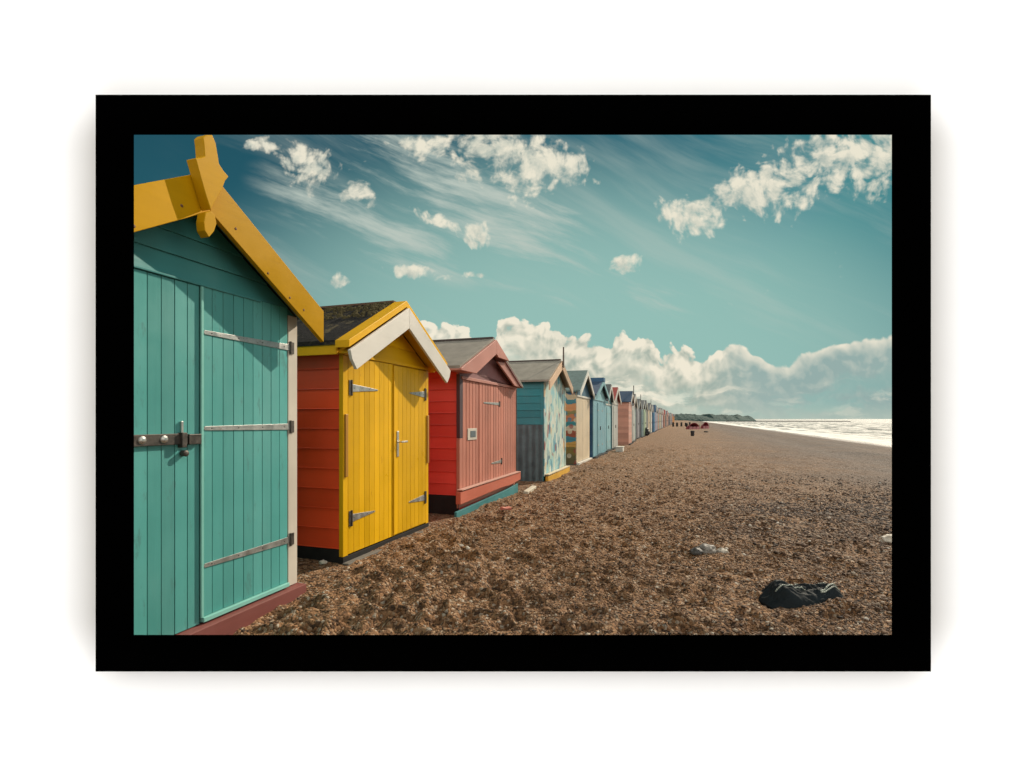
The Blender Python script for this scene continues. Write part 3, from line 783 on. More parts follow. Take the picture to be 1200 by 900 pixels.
def blue_hut():
    u0, n0 = 12.97, -3.14
    root = hut_root('teal blue hut with leafy mural front and beige gable boards', u0, n0)
    HUT_BOXES.append((u0-1.35, u0+1.3, n0+0.15))
    blue = paint('teal_blue_boards', (0.012,0.22,0.26), 0.45, 'y', 0.05, (0.02,0.08,0.1), 0.1)
    beige = paint('beige_trim', (0.55,0.37,0.24), 0.5, 'x', 0.2)
    yelb = paint('yellow_base_board', (0.66,0.36,0.03), 0.4, 'x', 0.3, (0.35,0.2,0.05))
    mural = mural_mat('leaf_mural', 'leaves')
    sheet = plain('corrugated_dark_sheet', (0.10,0.15,0.165), 0.5, 0.2, 0.5, 0.3, 5, 0.15)
    xl, xr, cx, za, sl, D = -1.16, 1.16, 0.0, 3.0, 0.46, 2.6
    shell(root, xl+0.02, xr-0.02, cx, za-0.09, sl, -0.15, D, blue, 'wall', 0.03)
    for x, s in ((xl+0.02, -1), (xr-0.02, 1)):
        lap_side(MB(), x, s, 1.37, 2.40, 0.0, D, 0.17, 0.02).build('side_wall', blue, root)
        mb = MB(); k = 110
        pts = [(x+s*(0.022+0.016*math.sin(i*2*PI/7)), D*i/k) for i in range(k+1)]
        vs = [(p[0],p[1],-0.2) for p in pts]+[(p[0],p[1],1.362) for p in pts]
        fs = [(i,i+1,i+2+k,i+1+k) if s > 0 else (i,i+1+k,i+2+k,i+1) for i in range(k)]
        mb.add(vs, fs).build('corrugated_sheet', sheet, root, smooth=True)
    rz = lambda x: za-0.10-sl*abs(x-cx)
    planks_v(MB(), xl, xr, 0.12, rz, 0.125, -0.004, 0.032, 0.004).build('front_wall', mural, root, 0.002)
    for a, b in ((xl-0.012, xl+0.14), (xr-0.05, xr+0.012)):
        MB().box(a, b, -0.022, -0.005, 0.14, 2.35).build('corner_board', mural, root, 0.003)
    MB().box(xl-0.01, xl+0.01, 0.0, 0.07, 0.0, 2.38).build('corner_edge', blue, root)
    MB().prism_y([(-1.18,-0.10),(1.22,-0.06),(1.26,0.16),(-1.18,0.13)], -0.12, -0.05).build('base_board', yelb, root, 0.005)
    MB().box(-1.16, 1.24, -0.13, -0.025, 0.162, 0.185).build('ledge', paint('pale_cream_ledge', (0.6,0.5,0.33), 0.5, 'x'), root, 0.003)
    roof(root, cx, za+0.03, sl, cx-1.30, cx+1.30, -0.16, D+0.1, 0.05, plain('pale_grey_felt', (0.28,0.26,0.22), 0.85, 0, 0.2, 0.2, 4, 0.4))
    MB().box(cx-0.04, cx+0.04, -0.15, D+0.1, za+0.015, za+0.05).build('ridge_cap', plain('dark_ridge', (0.07,0.05,0.045), 0.8), root, 0.005)
    for s in (-1, 1): barge(root, cx, za, sl, 1.33, 0.21, -0.20, -0.165, beige, s)
    MB().prism_y([(-0.045,2.83),(0.045,2.83),(0.03,3.2),(0.012,3.36),(-0.02,3.36),(-0.03,3.2)], -0.235, -0.205).build('finial', plain('dark_weathered_finial', (0.09,0.065,0.05), 0.7), root, 0.004)

# ------------------------------------------------------------------ the other huts of the row
def simple_hut(label, u, n, w, zapex, zeave, front, side, roofm, trim, depth=2.4, gablem=None, lap=False, doors=True,
               sidem=None, cap=None, finial=None, sill=None, group='beach huts standing in a row', low=None, overhang=0.14):
    root = hut_root(label, u, n, group)
    HUT_BOXES.append((u-w/2-0.1, u+w/2+0.1, n+0.1))
    h = w/2; sl = (zapex-zeave)/(h+0.10); D = depth
    shell(root, -h+0.015, h-0.015, 0, zapex-0.07, sl, -0.2, D, side, 'wall', 0.025)
    rz = lambda x: zapex-0.08-sl*abs(x)
    for s in (-1, 1):
        lap_side(MB(), s*(h-0.015), s, 0.0, rz(h)-0.02, 0.0, D, 0.17, 0.016).build('side_wall', sidem or side, root)
    fb = MB()
    if lap:
        lap_gable(fb, 0, 0.06, rz, -h, h, 0.02, 0.16)
    else:
        planks_v(fb, -h, h, 0.06, rz, 0.12, 0.0, 0.024, 0.006)
    fb.build('front_wall', front, root)
    if gablem:
        zb = zeave-0.12
        MB().prism_y([(-h+0.02,zb),(h-0.02,zb),(h-0.02,rz(h)),(0,rz(0)),(-h+0.02,rz(h))], -0.012, -0.002).build('gable_panel', gablem, root)
        MB().box(-h, h, -0.03, -0.0125, zb-0.06, zb).build('head_rail', trim, root)
    if doors:
        dw = min(0.72, h*0.62)
        ztop = zeave-0.28
        for a, b in ((-dw, -0.006), (0.006, dw)):
            d = planks_v(MB(), a, b, 0.1, ztop, 0.12, -0.022, 0.018, 0.006).build('door', low or front, root)
            for z in (0.45, ztop-0.3):
                x = a if a < -0.1 else b
                MB().box(min(x, x*0.55), max(x, x*0.55), -0.028, -0.0225, z-0.022, z+0.022).build('hinge', STEEL, d)
        MB().box(-0.06, -0.03, -0.05, -0.0225, 1.05, 1.2).build('handle', IRON, root)
    roof(root, 0, zapex+0.03, sl, -h-0.10, h+0.10, -overhang, D+0.1, 0.05, roofm, bevel=0)
    for s in (-1, 1): barge(root, 0, zapex, sl, h+0.12, 0.16, -overhang-0.035, -overhang-0.002, trim, s, bevel=0)
    if cap:
        MB().box(-0.22, 0.22, -overhang-0.05, 0.5, zapex-0.06, zapex+0.10).build('ridge_cap', cap, root)
    if finial:
        MB().prism_y([(-0.05,zapex-0.2),(0.05,zapex-0.2),(0.035,zapex+0.22),(0.07,zapex+0.27),(0,zapex+0.36),(-0.07,zapex+0.27),(-0.035,zapex+0.22)], -overhang-0.075, -overhang-0.037).build('finial', finial, root)
    MB().box(-h-0.02, h+0.02, -0.1, 0.0, -0.15, 0.05).build('sill', sill or DARKWOOD, root)
    return root

def copy_tree(o, parent=None):
    c = o.copy(); COL.objects.link(c)
    if parent: c.parent = parent
    for ch in list(o.children): copy_tree(ch, c)
    return c

def all_huts():
    teal_hut(); yellow_hut(); red_hut(); blue_hut()
    P = lambda nm, c, **k: paint(nm, c, **k)
    white = P('chalk_white', (0.62,0.60,0.54)); cream = P('cream_planks', (0.60,0.49,0.34), wear=0.15)
    navy = P('navy_gable', (0.03,0.10,0.16)); sky = P('sky_blue_planks', (0.16,0.34,0.40), wear=0.1)
    dblue = P('dark_blue_boards', (0.02,0.09,0.19)); ltblue = P('light_blue_planks', (0.22,0.42,0.46))
    teal2 = P('teal_green_boards', (0.035,0.17,0.19)); grey = P('pale_grey_planks', (0.42,0.43,0.40), wear=0.2)
    greyd = P('slate_blue_lower', (0.10,0.17,0.19)); pink = P('salmon_boards', (0.52,0.24,0.17), grain='y'); pinkx = P('salmon_front', (0.55,0.27,0.2), grain='x')
    redr = plain('red_roof', (0.30,0.05,0.04), 0.7); greyr = plain('lead_grey_roof', (0.13,0.14,0.14), 0.8)
    blr = plain('blue_slate_roof', (0.04,0.075,0.13), 0.7); grr = plain('green_grey_roof', (0.14,0.20,0.19), 0.8)
    green = P('pale_green_planks', (0.30,0.40,0.26)); lav = P('lavender_planks', (0.36,0.33,0.42)); mint = P('mint_planks', (0.32,0.48,0.43))
    royal = P('royal_blue_planks', (0.05,0.20,0.36)); orange = P('orange_planks', (0.62,0.30,0.12)); dusk = P('dusky_grey', (0.24,0.24,0.26))
    bands = mural_mat('banded_mural', 'bands')
    simple_hut('cream plank hut with banded mural on its side and navy gable', 17.95, -3.32, 2.5, 3.19, 2.42, cream, teal2, grr, white, gablem=navy, sidem=bands, sill=white, doors=False)
    simple_hut('sky blue hut with dark blue side and square ridge cap', 21.05, -3.22, 3.3, 3.08, 2.42, sky, dblue, blr, ltblue, cap=dblue, gablem=ltblue)
    simple_hut('narrow pale teal hut with white gable boards, white box before it', 24.15, -3.31, 1.8, 3.10, 2.32, ltblue, teal2, greyr, white, gablem=teal2)
    simple_hut('grey white hut with slate blue doors and a red roof', 26.55, -3.28, 2.3, 3.10, 2.42, grey, teal2, redr, white, low=grey, gablem=white)
    simple_hut('salmon pink boarded hut with blue roof and thin finial', 31.4, -2.98, 2.0, 3.15, 2.5, pinkx, pink, blr, white, depth=2.8, lap=True, finial=DARKWOOD, doors=False)
    row = [(34.6,'whitewashed hut just beyond the salmon pink hut',grey,grey,greyr,white,None),
           (37.6,'mint green hut behind the whitewashed hut',mint,grey,greyr,white,None),
           (40.6,'dusky grey hut with dark finial in mid row',dusk,dusk,greyr,grey,DARKWOOD),
           (43.6,'slate blue hut with pale gable boards in mid row',greyd,dusk,greyr,grey,None),
           (46.6,'pale green hut with lead grey roof in mid row',green,grey,greyr,grey,None),
           (49.6,'olive tinted pale hut beside the black bin bag',P('olive_planks',(0.36,0.38,0.25)),dusk,greyr,white,None),
           (53.6,'cream hut just before the royal blue hut',cream,grey,greyr,white,DARKWOOD),
           (57.0,'chalk white hut next to the royal blue hut',white,grey,greyr,white,None),
           (61.0,'royal blue hut with dark blue roof far down the row',royal,dblue,blr,royal,None),
           (64.8,'lavender hut just beyond the royal blue hut',lav,dusk,greyr,white,None)]
    for (u, lab, f, sd, rf, tr, fin) in row:
        simple_hut(lab, u, -3.2+random.uniform(-0.12, 0.12), 2.35, 3.02+random.uniform(-0.1, 0.12), 2.36, f, sd, rf, tr, finial=fin, doors=True)
    protos = []
    pal = [(lav,dusk,greyr),(grey,dusk,blr),(pinkx,pink,redr),(mint,teal2,greyr),(cream,grey,greyr),(dusk,dusk,greyr),(white,grey,redr)]
    LAB = 'tiny distant hut at the blurred far end of the row'
    u = 68.6
    i = 0
    while u < 172:
        if i < len(pal):
            f, sd, rf = pal[i]
            r = simple_hut(LAB, u, -3.2, 2.4, 3.0, 2.35, f, sd, rf, white, group='huts at the far end of the row')
            protos.append(r)
        else:
            r = copy_tree(protos[random.randrange(len(protos))])
            r.location = un(u, -3.2+random.uniform(-0.2, 0.2))
        s = random.uniform(0.93, 1.07); r.scale = (1, 1, s)
        u += random.uniform(2.9, 3.6); i += 1
    r = simple_hut('orange hut closing the far end of the row', 175.5, -2.6, 2.6, 3.1, 2.4, orange, orange, greyr, white)

# ------------------------------------------------------------------ things on the beach
def lump(name, loc, size, mat, seed, sub=4, rough=0.25, freq=1.6, flat=0.3, parent=None, rz=0.0):
    """a natural stone: subdivided cube pushed to a worn, uneven ellipsoid"""
    import bmesh
    bm = bmesh.new(); bmesh.ops.create_icosphere(bm, subdivisions=sub, radius=1)
    from mathutils import noise
    off = Vector((seed*3.7, seed*1.9, seed*5.3))
    for v in bm.verts:
        d = v.co.normalized()
        k = 1+rough*noise.fractal(d*freq+off, 0.9, 2.1, 4)
        p = d*k
        if p.z < -flat: p.z = -flat+(p.z+flat)*0.2
        v.co = Vector((p.x*size[0], p.y*size[1], p.z*size[2]))
    me = bpy.data.meshes.new(name); bm.to_mesh(me); bm.free(); me.shade_smooth(); me.materials.append(mat)
    o = bpy.data.objects.new(name, me); COL.objects.link(o); o.location = loc; o.rotation_euler = (0, 0, rz)
    if parent: o.parent = parent
    return o

def dark_bag():
    """crumpled dark bag lying on the shingle: cloth slab with folds, open flap, strap"""
    x, y = 2.42, 4.28
    mat = plain('dark_bag_cloth', (0.011,0.016,0.019), 0.75, 0, 0.18, 0.35, 9, 0.25)
    edge = plain('worn_green_piping', (0.26,0.29,0.25), 0.55, 0, 0.4, 0.3, 20, 0.3)
    root = empty('bag', (x, y, hz(x, y)-0.015), RAD(2))
    tag(root, 'crumpled blackish green bag lying in the right foreground', 'bag')
    nx, ny = 150, 80
    xs, ys = np.meshgrid(np.linspace(-1, 1, nx), np.linspace(-1, 1, ny))
    prof = 0.34*np.exp(-((xs+0.48)/0.26)**2)+0.20*np.exp(-((xs-0.25)/0.45)**2)+0.20*np.exp(-((xs-0.74)/0.20)**2)+0.20
    cross = np.clip(1-np.abs(ys)**3.0, 0, 1)
    end = np.clip(1-np.abs(xs)**8, 0, 1)
    fold = 0.10*(0.35-np.abs(fbm(xs*2.6+ys*1.4, ys*1.6-xs*0.7, 2, 8)))*2 + 0.05*(0.3-np.abs(fbm(xs*6-ys*2.5, ys*3.5, 2, 18)))
    crease = -0.22*np.exp(-((ys-0.75*(xs-0.2))/0.13)**2)*np.clip((xs+0.1)/0.3, 0, 1) - 0.16*np.exp(-((ys+0.25-1.1*(xs+0.1))/0.12)**2)*np.clip((0.5-np.abs(xs)), 0, 1)*2
    Z = (prof+fold+0.6*crease)*cross*end*0.255
    X = xs*0.37*(1-0.06*np.abs(ys)); Y = ys*0.20*(0.75+0.25*np.cos(xs*2.2+0.6))+0.02*xs
    vs = list(zip(X.ravel(), Y.ravel(), np.maximum(Z, -0.01).ravel()))
    b = len(vs); vs += list(zip((X*0.97).ravel(), (Y*0.97).ravel(), (np.full_like(Z, -0.04)).ravel()))
    fs = [(j*nx+i, j*nx+i+1, (j+1)*nx+i+1, (j+1)*nx+i) for j in range(ny-1) for i in range(nx-1)]
    fs += [(b+j*nx+i, b+(j+1)*nx+i, b+(j+1)*nx+i+1, b+j*nx+i+1) for j in range(ny-1) for i in range(nx-1)]
    for i in range(nx-1):
        fs.append((i, b+i, b+i+1, i+1)); q = (ny-1)*nx; fs.append((q+i, q+i+1, b+q+i+1, b+q+i))
    for j in range(ny-1):
        fs.append((j*nx, (j+1)*nx, b+(j+1)*nx, b+j*nx)); q = nx-1; fs.append((j*nx+q, b+j*nx+q, b+(j+1)*nx+q, (j+1)*nx+q))
    MB().add(vs, fs).build('bag_body', mat, root, smooth=True)
    def surf(px, py):
        i = int((px+1)/2*(nx-1)); j = int((py+1)/2*(ny-1)); return Vector((X[j,i], Y[j,i], max(Z[j,i], 0)+0.004))
    def tube(name, pts, r, m):
        mb = MB()
        for a, c in zip(pts[:-1], pts[1:]): mb.cyl(a, c, r, seg=8)
        return mb.build(name, m, root, smooth=True)
    tube('piping', [surf(t, -0.35+0.45*(t+0.75)) for t in np.linspace(-0.72, 0.1, 18)], 0.0055, edge)
    tube('piping', [surf(t, 0.55+0.12*math.sin(t*4)) for t in np.linspace(-0.05, 0.8, 18)], 0.005, edge)
    tube('strap', [surf(t, -0.55+0.9*(t-0.3)) for t in np.linspace(0.30, 0.90, 14)], 0.008, edge)
    tube('strap', [surf(t, -0.60+0.4*(t-0.3)) for t in np.linspace(0.30, 0.85, 14)], 0.006, edge)

def beach_items():
    dark_bag()
    st = plain('pale_flint', (0.19,0.175,0.155), 0.6, 0, 0.4, 0.4, 5, 0.4)
    dk = plain('dark_flint', (0.06,0.058,0.055), 0.6, 0, 0.4, 0.4, 5, 0.4)
    cr = plain('cream_rock', (0.60,0.54,0.45), 0.65, 0, 0.4, 0.25, 4, 0.4)
    def stone(lab, x, y, size, mat, seed, rz=0.0, sink=0.12):
        o = lump('stone', (x, y, hz(x, y)+size[2]*(0.6-sink)), size, mat, seed, rz=rz)
        return tag(o, lab, 'stone')
    stone('grey stone with dark underside between a dark flint and a smaller pale stone', 2.17, 5.72, (0.115,0.085,0.07), st, 3, 0.3)
    stone('smaller pale stone right of the larger grey stone', 2.37, 5.78, (0.085,0.07,0.062), plain('buff_flint', (0.33,0.30,0.25), 0.65, 0, 0.4, 0.3, 5, 0.4), 8, 0.5)
    stone('dark flint touching the left of the grey stone', 2.02, 5.62, (0.075,0.06,0.045), dk, 5, 0.2)
    stone('cream coloured rock at the right edge of the beach', 4.62, 6.2, (0.16,0.11,0.075), cr, 11)
    stone('small white pebble by the dark foot of the yellow hut', -1.98, 5.36, (0.04,0.03,0.028), cr, 14)
    stone('round white pebble below the yellow door', -0.60, 6.05, (0.03,0.026,0.022), cr, 17)
    p = un(10.25, -3.02)
    o = MB().box(-0.32, 0.32, -0.05, 0.05, -0.04, 0.03).build('slab', paint('bleached_slab', (0.6,0.54,0.42), 0.6, 'x', 0.2), None, 0.008)
    o.location = (p.x, p.y, hz(p.x, p.y)+0.03); o.rotation_euler = (0.1, -0.06, ROT)
    tag(o, 'bleached plank lying against the teal skirt of the terracotta hut', 'plank')
    p = un(7.9, -2.75)
    mb = MB(); mb.prism_y([(-0.10,0),(0.0,0.012),(0.11,0.004),(0.09,0.05),(0.0,0.035),(-0.08,0.045)], -0.04, 0.03)
    o = mb.build('scrap', paint('faded_red_scrap', (0.5,0.16,0.11), 0.6, 'x', 0.3, (0.6,0.5,0.42)), None, 0.003)
    o.location = (p.x, p.y, hz(p.x, p.y)+0.01); o.rotation_euler = (0.2, 0.1, 0.7)
    tag(o, 'faded red scrap lying before the terracotta hut', 'litter')
    # white box in front of the narrow hut
    p = un(24.0, -2.75)
    r = empty('storage_box', (p.x, p.y, hz(p.x, p.y)), ROT)
    tag(r, 'low white box standing at the foot of the narrow pale teal hut', 'box')
    wm = paint('box_white', (0.66,0.63,0.56), 0.5, 'x', 0.2)
    MB().prism_y([(-0.24,0.0),(0.24,0.0),(0.28,0.22),(-0.28,0.22)], -0.16, 0.16).build('box_body', wm, r, 0.01)
    MB().box(-0.30, 0.30, -0.18, 0.18, 0.223, 0.25).build('lid', wm, r, 0.01)
    # black bin bag
    x, y = 11.9, 45.5
    o = lump('bin_bag', (x, y, hz(x, y)+0.30), (0.30,0.30,0.36), plain('black_plastic', (0.012,0.012,0.013), 0.35, 0, 0.5, 0.3, 8, 0.6), 21, 4, 0.35, 2.4, 0.7)
    lump('tied_neck', (0.03, 0, 0.36), (0.06,0.06,0.10), MATS['black_plastic'], 23, 3, 0.4, 2.5, 2.0, o)
    tag(o, 'tied black bin bag slumped in front of the olive tinted hut', 'bin bag')
    # red shelters, far down the beach
    redc = paint('red_canvas', (0.30,0.035,0.05), 0.6, 'z', 0.2, (0.4,0.2,0.2)); rose = paint('rose_canvas', (0.42,0.16,0.17), 0.6, 'z')
    def shelter(lab, x, y, w, h, d):
        r = empty('beach_shelter', (x, y, hz(x, y)), 0.2)
        tag(r, lab, 'beach shelter')
        nseg = 12
        poly = [(-w/2*math.cos(PI*i/nseg), h*math.sin(PI*i/nseg)**0.8) for i in range(nseg+1)]
        inner = [(p[0]*0.95, p[1]*0.94) for p in poly][::-1]
        vs = [(p[0], 0, p[1]) for p in poly]+[(p[0]*0.8, d, p[1]*0.55) for p in poly]
        fs = [(i, i+nseg+1, i+nseg+2, i+1) for i in range(nseg)]
        vs += [(p[0]*0.95, 0, p[1]*0.94) for p in poly]+[(p[0]*0.75, d*0.96, p[1]*0.5) for p in poly]
        b = 2*(nseg+1)
        fs += [(b+i, b+i+1, b+i+nseg+2, b+i+nseg+1) for i in range(nseg)]
        fs += [(i, i+1, b+i+1, b+i) for i in range(nseg)]
        fs += [tuple(range(nseg+1, 2*nseg+2))]
        MB().add(vs, fs).build('canopy', redc, r)
        for i in range(3):
            MB().prism_y([(-w/2+i*w/3+0.02, 0.0), (-w/2+(i+1)*w/3-0.02, 0.0), (-w/2+(i+1)*w/3-0.06, h*0.40), (-w/2+i*w/3+0.06, h*0.40)], -0.06, -0.03, rt()).build('front_panel', rose, r)
        for sx in (-1, 1): MB().cyl((sx*w*0.5, -0.02, 0), (sx*w*0.5, -0.02, h*0.7), 0.025, seg=6).build('pole', DARKWOOD, r)
    shelter('larger of two dark red shelters far down the open beach', 26.7, 75.0, 1.7, 0.95, 1.2)
    shelter('smaller dark red shelter to the right of the larger one', 30.3, 80.0, 1.0, 1.05, 0.9)
    x, y = 15.9, 45.1
    r = empty('litter_bin', (x, y, hz(x, y)))
    tag(r, 'small dark litter bin standing alone before the red shelters', 'litter bin')
    MB().cyl((0,0,0), (0,0,0.42), 0.14, 0.17, 18).build('bin_body', plain('dark_plastic', (0.02,0.018,0.02), 0.5), r, 0.01)
    MB().cyl((0,0,0.421), (0,0,0.47), 0.185, 0.16, 18).build('rim', MATS['dark_plastic'], r, 0.01)
    x, y = 21.6, 57.0
    o = lump('driftwood', (x, y, hz(x, y)+0.07), (0.24,0.08,0.08), DARKWOOD, 31, 3, 0.4, 2.0, 0.6)
    tag(o, 'short dark log right of the litter bin', 'driftwood')
    for i, (x, y, h) in enumerate([(31.8,101,0.85),(33.2,103,0.75),(34.4,104,0.8),(35.6,105,0.7),(36.8,106,0.8),(33.8,99,0.7)]):
        mb = MB().prism_y([(-0.16,-0.2),(0.16,-0.2),(0.14,h),(0.03,h+0.05),(-0.14,h-0.03)], -0.14, 0.14)
        o = mb.build('post', DARKWOOD, None, 0.02)
        o.location = (x, y, hz(x, y)); o.rotation_euler = (0, 0.03*((i % 3)-1), 0.4*i)
        tag(o, 'stubby dark timber post near the far end of the row of huts', 'post', 'dark posts near the far huts')

def headland():
    m, nt, b = new_mat('wooded_headland')
    co = objco(nt)
    c = nt.ramp(nt.noise(co, 0.12, 6, 0.7), [(0.3,(0.025,0.06,0.055)),(0.55,(0.045,0.095,0.085)),(0.75,(0.07,0.125,0.11))])
    nt.put(b.inputs['Base Color'], c); b.inputs['Roughness'].default_value = 0.9
    nt.put(b.inputs['Normal'], nt.bump(nt.noise(co, 0.3, 6, 0.7), 1.0, 3.0))
    nx, ny = 420, 60
    xs, ys = np.meshgrid(np.linspace(0, 1, nx), np.linspace(0, 1, ny))
    X = 90+xs*177; Y = 545+ys*120+15*np.sin(xs*7)
    top = 4.4+1.3*np.sin(xs*5.0+0.3)+4.2*np.clip(fbm(xs*11, ys*2, 4, 61)+0.10, 0, 1)+1.3*np.exp(-((xs-0.42)/0.05)**2)+1.2*xs
    tree = 1.5*np.abs(fbm(xs*34, ys*9, 3, 66))
    front = np.clip(ys/0.16, 0, 1)**0.6; back = np.clip((1-ys)/0.2, 0, 1)
    side = np.clip((1-xs)/0.018, 0, 1)**0.5*np.clip(xs/0.02, 0, 1)
    Z = -1.6+(1.2+top+tree)*front*back*side
    fs = [(j*nx+i, j*nx+i+1, (j+1)*nx+i+1, (j+1)*nx+i) for j in range(ny-1) for i in range(nx-1)]
    o = MB().add(list(zip(X.ravel(), Y.ravel(), Z.ravel())), fs).build('headland', m, None, smooth=True)
    tag(o, 'dark wooded headland running out on the horizon', 'headland', kind='structure')
    br = MB()
    for i in range(36):
        x = 210+i*3.1
        br.prism_y([(x,-2),(x+3.06,-2),(x+3.06,-0.40+0.12*random.random()),(x,-0.40+0.12*random.random())], 500-i*0.4, 503-i*0.4, rt())
    o = br.build('breakwater', plain('dark_stone_breakwater', (0.05,0.045,0.045), 0.85, 0, 0.3, 0.4, 0.8, 0.3))
    tag(o, 'thin dark breakwater reaching into the sea from the headland', 'breakwater')

# ------------------------------------------------------------------ the picture frame on its white wall
def frame_and_wall():
    WY = 1.50; FD = 0.07                     # wall face, depth of the frame
    FY = WY-FD
    def px(x, y, d): return ((x-600)/600*d, EYE+(491-y)/600*d)
    o0 = px(112, 111, FY); o1 = px(1091, 787, FY); i0 = px(157, 158, FY); i1 = px(1045, 744, FY)
    grow = WY/FY+0.006
    c = (0.0, EYE)
    def sc(p): return (p[0]*grow, EYE+(p[1]-EYE)*grow)
    j0, j1 = sc(i0), sc(i1)
    blk = plain('black_frame_lacquer', (0.0004,0.0004,0.0004), 0.8, 0, 0.0, 0.1, 30, 0.02)
    root = empty('picture_frame', ((o0[0]+o1[0])/2, WY, o1[1]))
    tag(root, 'plain black rectangular frame around the beach view on the white wall', 'picture frame')
    off = Vector(root.location)
    O = [(o0[0],o1[1]),(o1[0],o1[1]),(o1[0],o0[1]),(o0[0],o0[1])]
    I = [(i0[0],i1[1]),(i1[0],i1[1]),(i1[0],i0[1]),(i0[0],i0[1])]
    J = [(j0[0],j1[1]),(j1[0],j1[1]),(j1[0],j0[1]),(j0[0],j0[1])]
    for k in range(4):
        a, b_ = k, (k+1) % 4
        V = [(O[a],FY),(O[b_],FY),(I[b_],FY),(I[a],FY),(O[a],WY-0.001),(O[b_],WY-0.001),(J[b_],WY-0.001),(J[a],WY-0.001)]
        vs = [Vector((p[0], y, p[1]))-off for p, y in V]
        MB().add(vs, [(0,1,2,3),(4,7,6,5),(0,4,5,1),(3,2,6,7),(1,5,6,2),(0,3,7,4)]).build('frame_rail', blk, root)
    # wall panel with the opening behind the frame
    wm, nt, b = new_mat('white_wall_paint')
    co = objco(nt)
    nt.put(b.inputs['Base Color'], nt.ramp(nt.noise(co, 2.0, 4, 0.6), [(0.3,(0.86,0.86,0.86)),(0.7,(0.89,0.89,0.89))]))
    b.inputs['Roughness'].default_value = 0.9; b.inputs['Specular IOR Level'].default_value = 0.1
    nt.put(b.inputs['Normal'], nt.bump(nt.noise(co, 90, 3, 0.5), 0.05, 0.002))
    m = 0.055
    ox0, ox1, oz0, oz1 = j0[0]-m*0.6, j1[0]+m*0.6, j1[1]-m*0.6, j0[1]+m*0.6
    W0, W1, Z0, Z1 = -2.1, 2.2, -0.3, 3.05
    w = MB(); y0, y1 = WY, WY+0.04
    xs, zs = [W0, ox0, ox1, W1], [Z0, oz0, oz1, Z1]
    vs = [(x, y, z) for y in (y0, y1) for z in zs for x in xs]
    idx = lambda i, j, k: k*16+j*4+i
    fs = []
    for j in range(3):
        for i in range(3):
            if i == 1 and j == 1: continue
            fs.append((idx(i,j,0), idx(i+1,j,0), idx(i+1,j+1,0), idx(i,j+1,0)))
            fs.append((idx(i,j,1), idx(i,j+1,1), idx(i+1,j+1,1), idx(i+1,j,1)))
    for i in range(3):
        fs.append((idx(i,0,0), idx(i,0,1), idx(i+1,0,1), idx(i+1,0,0))); fs.append((idx(i,3,0), idx(i+1,3,0), idx(i+1,3,1), idx(i,3,1)))
        fs.append((idx(0,i,0), idx(0,i+1,0), idx(0,i+1,1), idx(0,i,1))); fs.append((idx(3,i,0), idx(3,i,1), idx(3,i+1,1), idx(3,i+1,0)))
    fs.append((idx(1,1,0), idx(2,1,0), idx(2,1,1), idx(1,1,1))); fs.append((idx(1,2,0), idx(1,2,1), idx(2,2,1), idx(2,2,0)))
    fs.append((idx(1,1,0), idx(1,1,1), idx(1,2,1), idx(1,2,0))); fs.append((idx(2,1,0), idx(2,2,0), idx(2,2,1), idx(2,1,1)))
    o = w.add(vs, fs).build('wall', wm)
    o.data.materials.append(plain('dark_no_bounce_back', (0.07,0.06,0.05), 0.9, 0, 0.1, 0.2, 6, 0.2))  # unseen back, darkened to stop sunlight bouncing onto the huts
    for p in o.data.polygons:
        if p.center.y > y0+0.005: p.material_index = 1
    tag(o, 'plain white wall the black frame hangs on', 'wall', kind='structure')
    # added unseen lights that whiten the wall, turned away from the opening
    def fill_light(loc, target, sx, sy, power, spread):
        l = bpy.data.lights.new('wall_fill_light', 'AREA'); l.shape = 'RECTANGLE'; l.size = sx; l.size_y = sy
        l.energy = power; l.spread = RAD(spread); l.color = (0.95, 0.965, 1.0)
        q = bpy.data.objects.new('wall_fill_light', l); COL.objects.link(q)
        q.location = loc
        d = Vector(target)-Vector(loc)
        q.rotation_euler = d.to_track_quat('-Z', 'Y').to_euler()
        return q
    def aim(p, ax, ang):
        t = math.tan(RAD(ang))
        return (p[0]+ax[0]*t, p[1]+1.0, p[2]+ax[1]*t)
    for sx in (-1, 1):
        p = (sx*0.93, 0.6, 1.58); fill_light(p, aim(p, (sx, 0), 38), 0.07, 2.5, FILL_W*1.5, 46)
    p = (0, 0.6, 2.07); fill_light(p, aim(p, (0, 1), 38), 3.0, 0.07, FILL_W*1.22, 46)
    p = (0, 0.6, 1.01); fill_light(p, aim(p, (0, -1), 31), 3.0, 0.07, FILL_W*1.22, 50)

# ------------------------------------------------------------------ light, sky, camera
SUN_AZ, SUN_EL = RAD(44), RAD(33)
SUN_W, SKY_S, FILL_W, EXPO = 4.7, 0.10, 4.3, 0.0

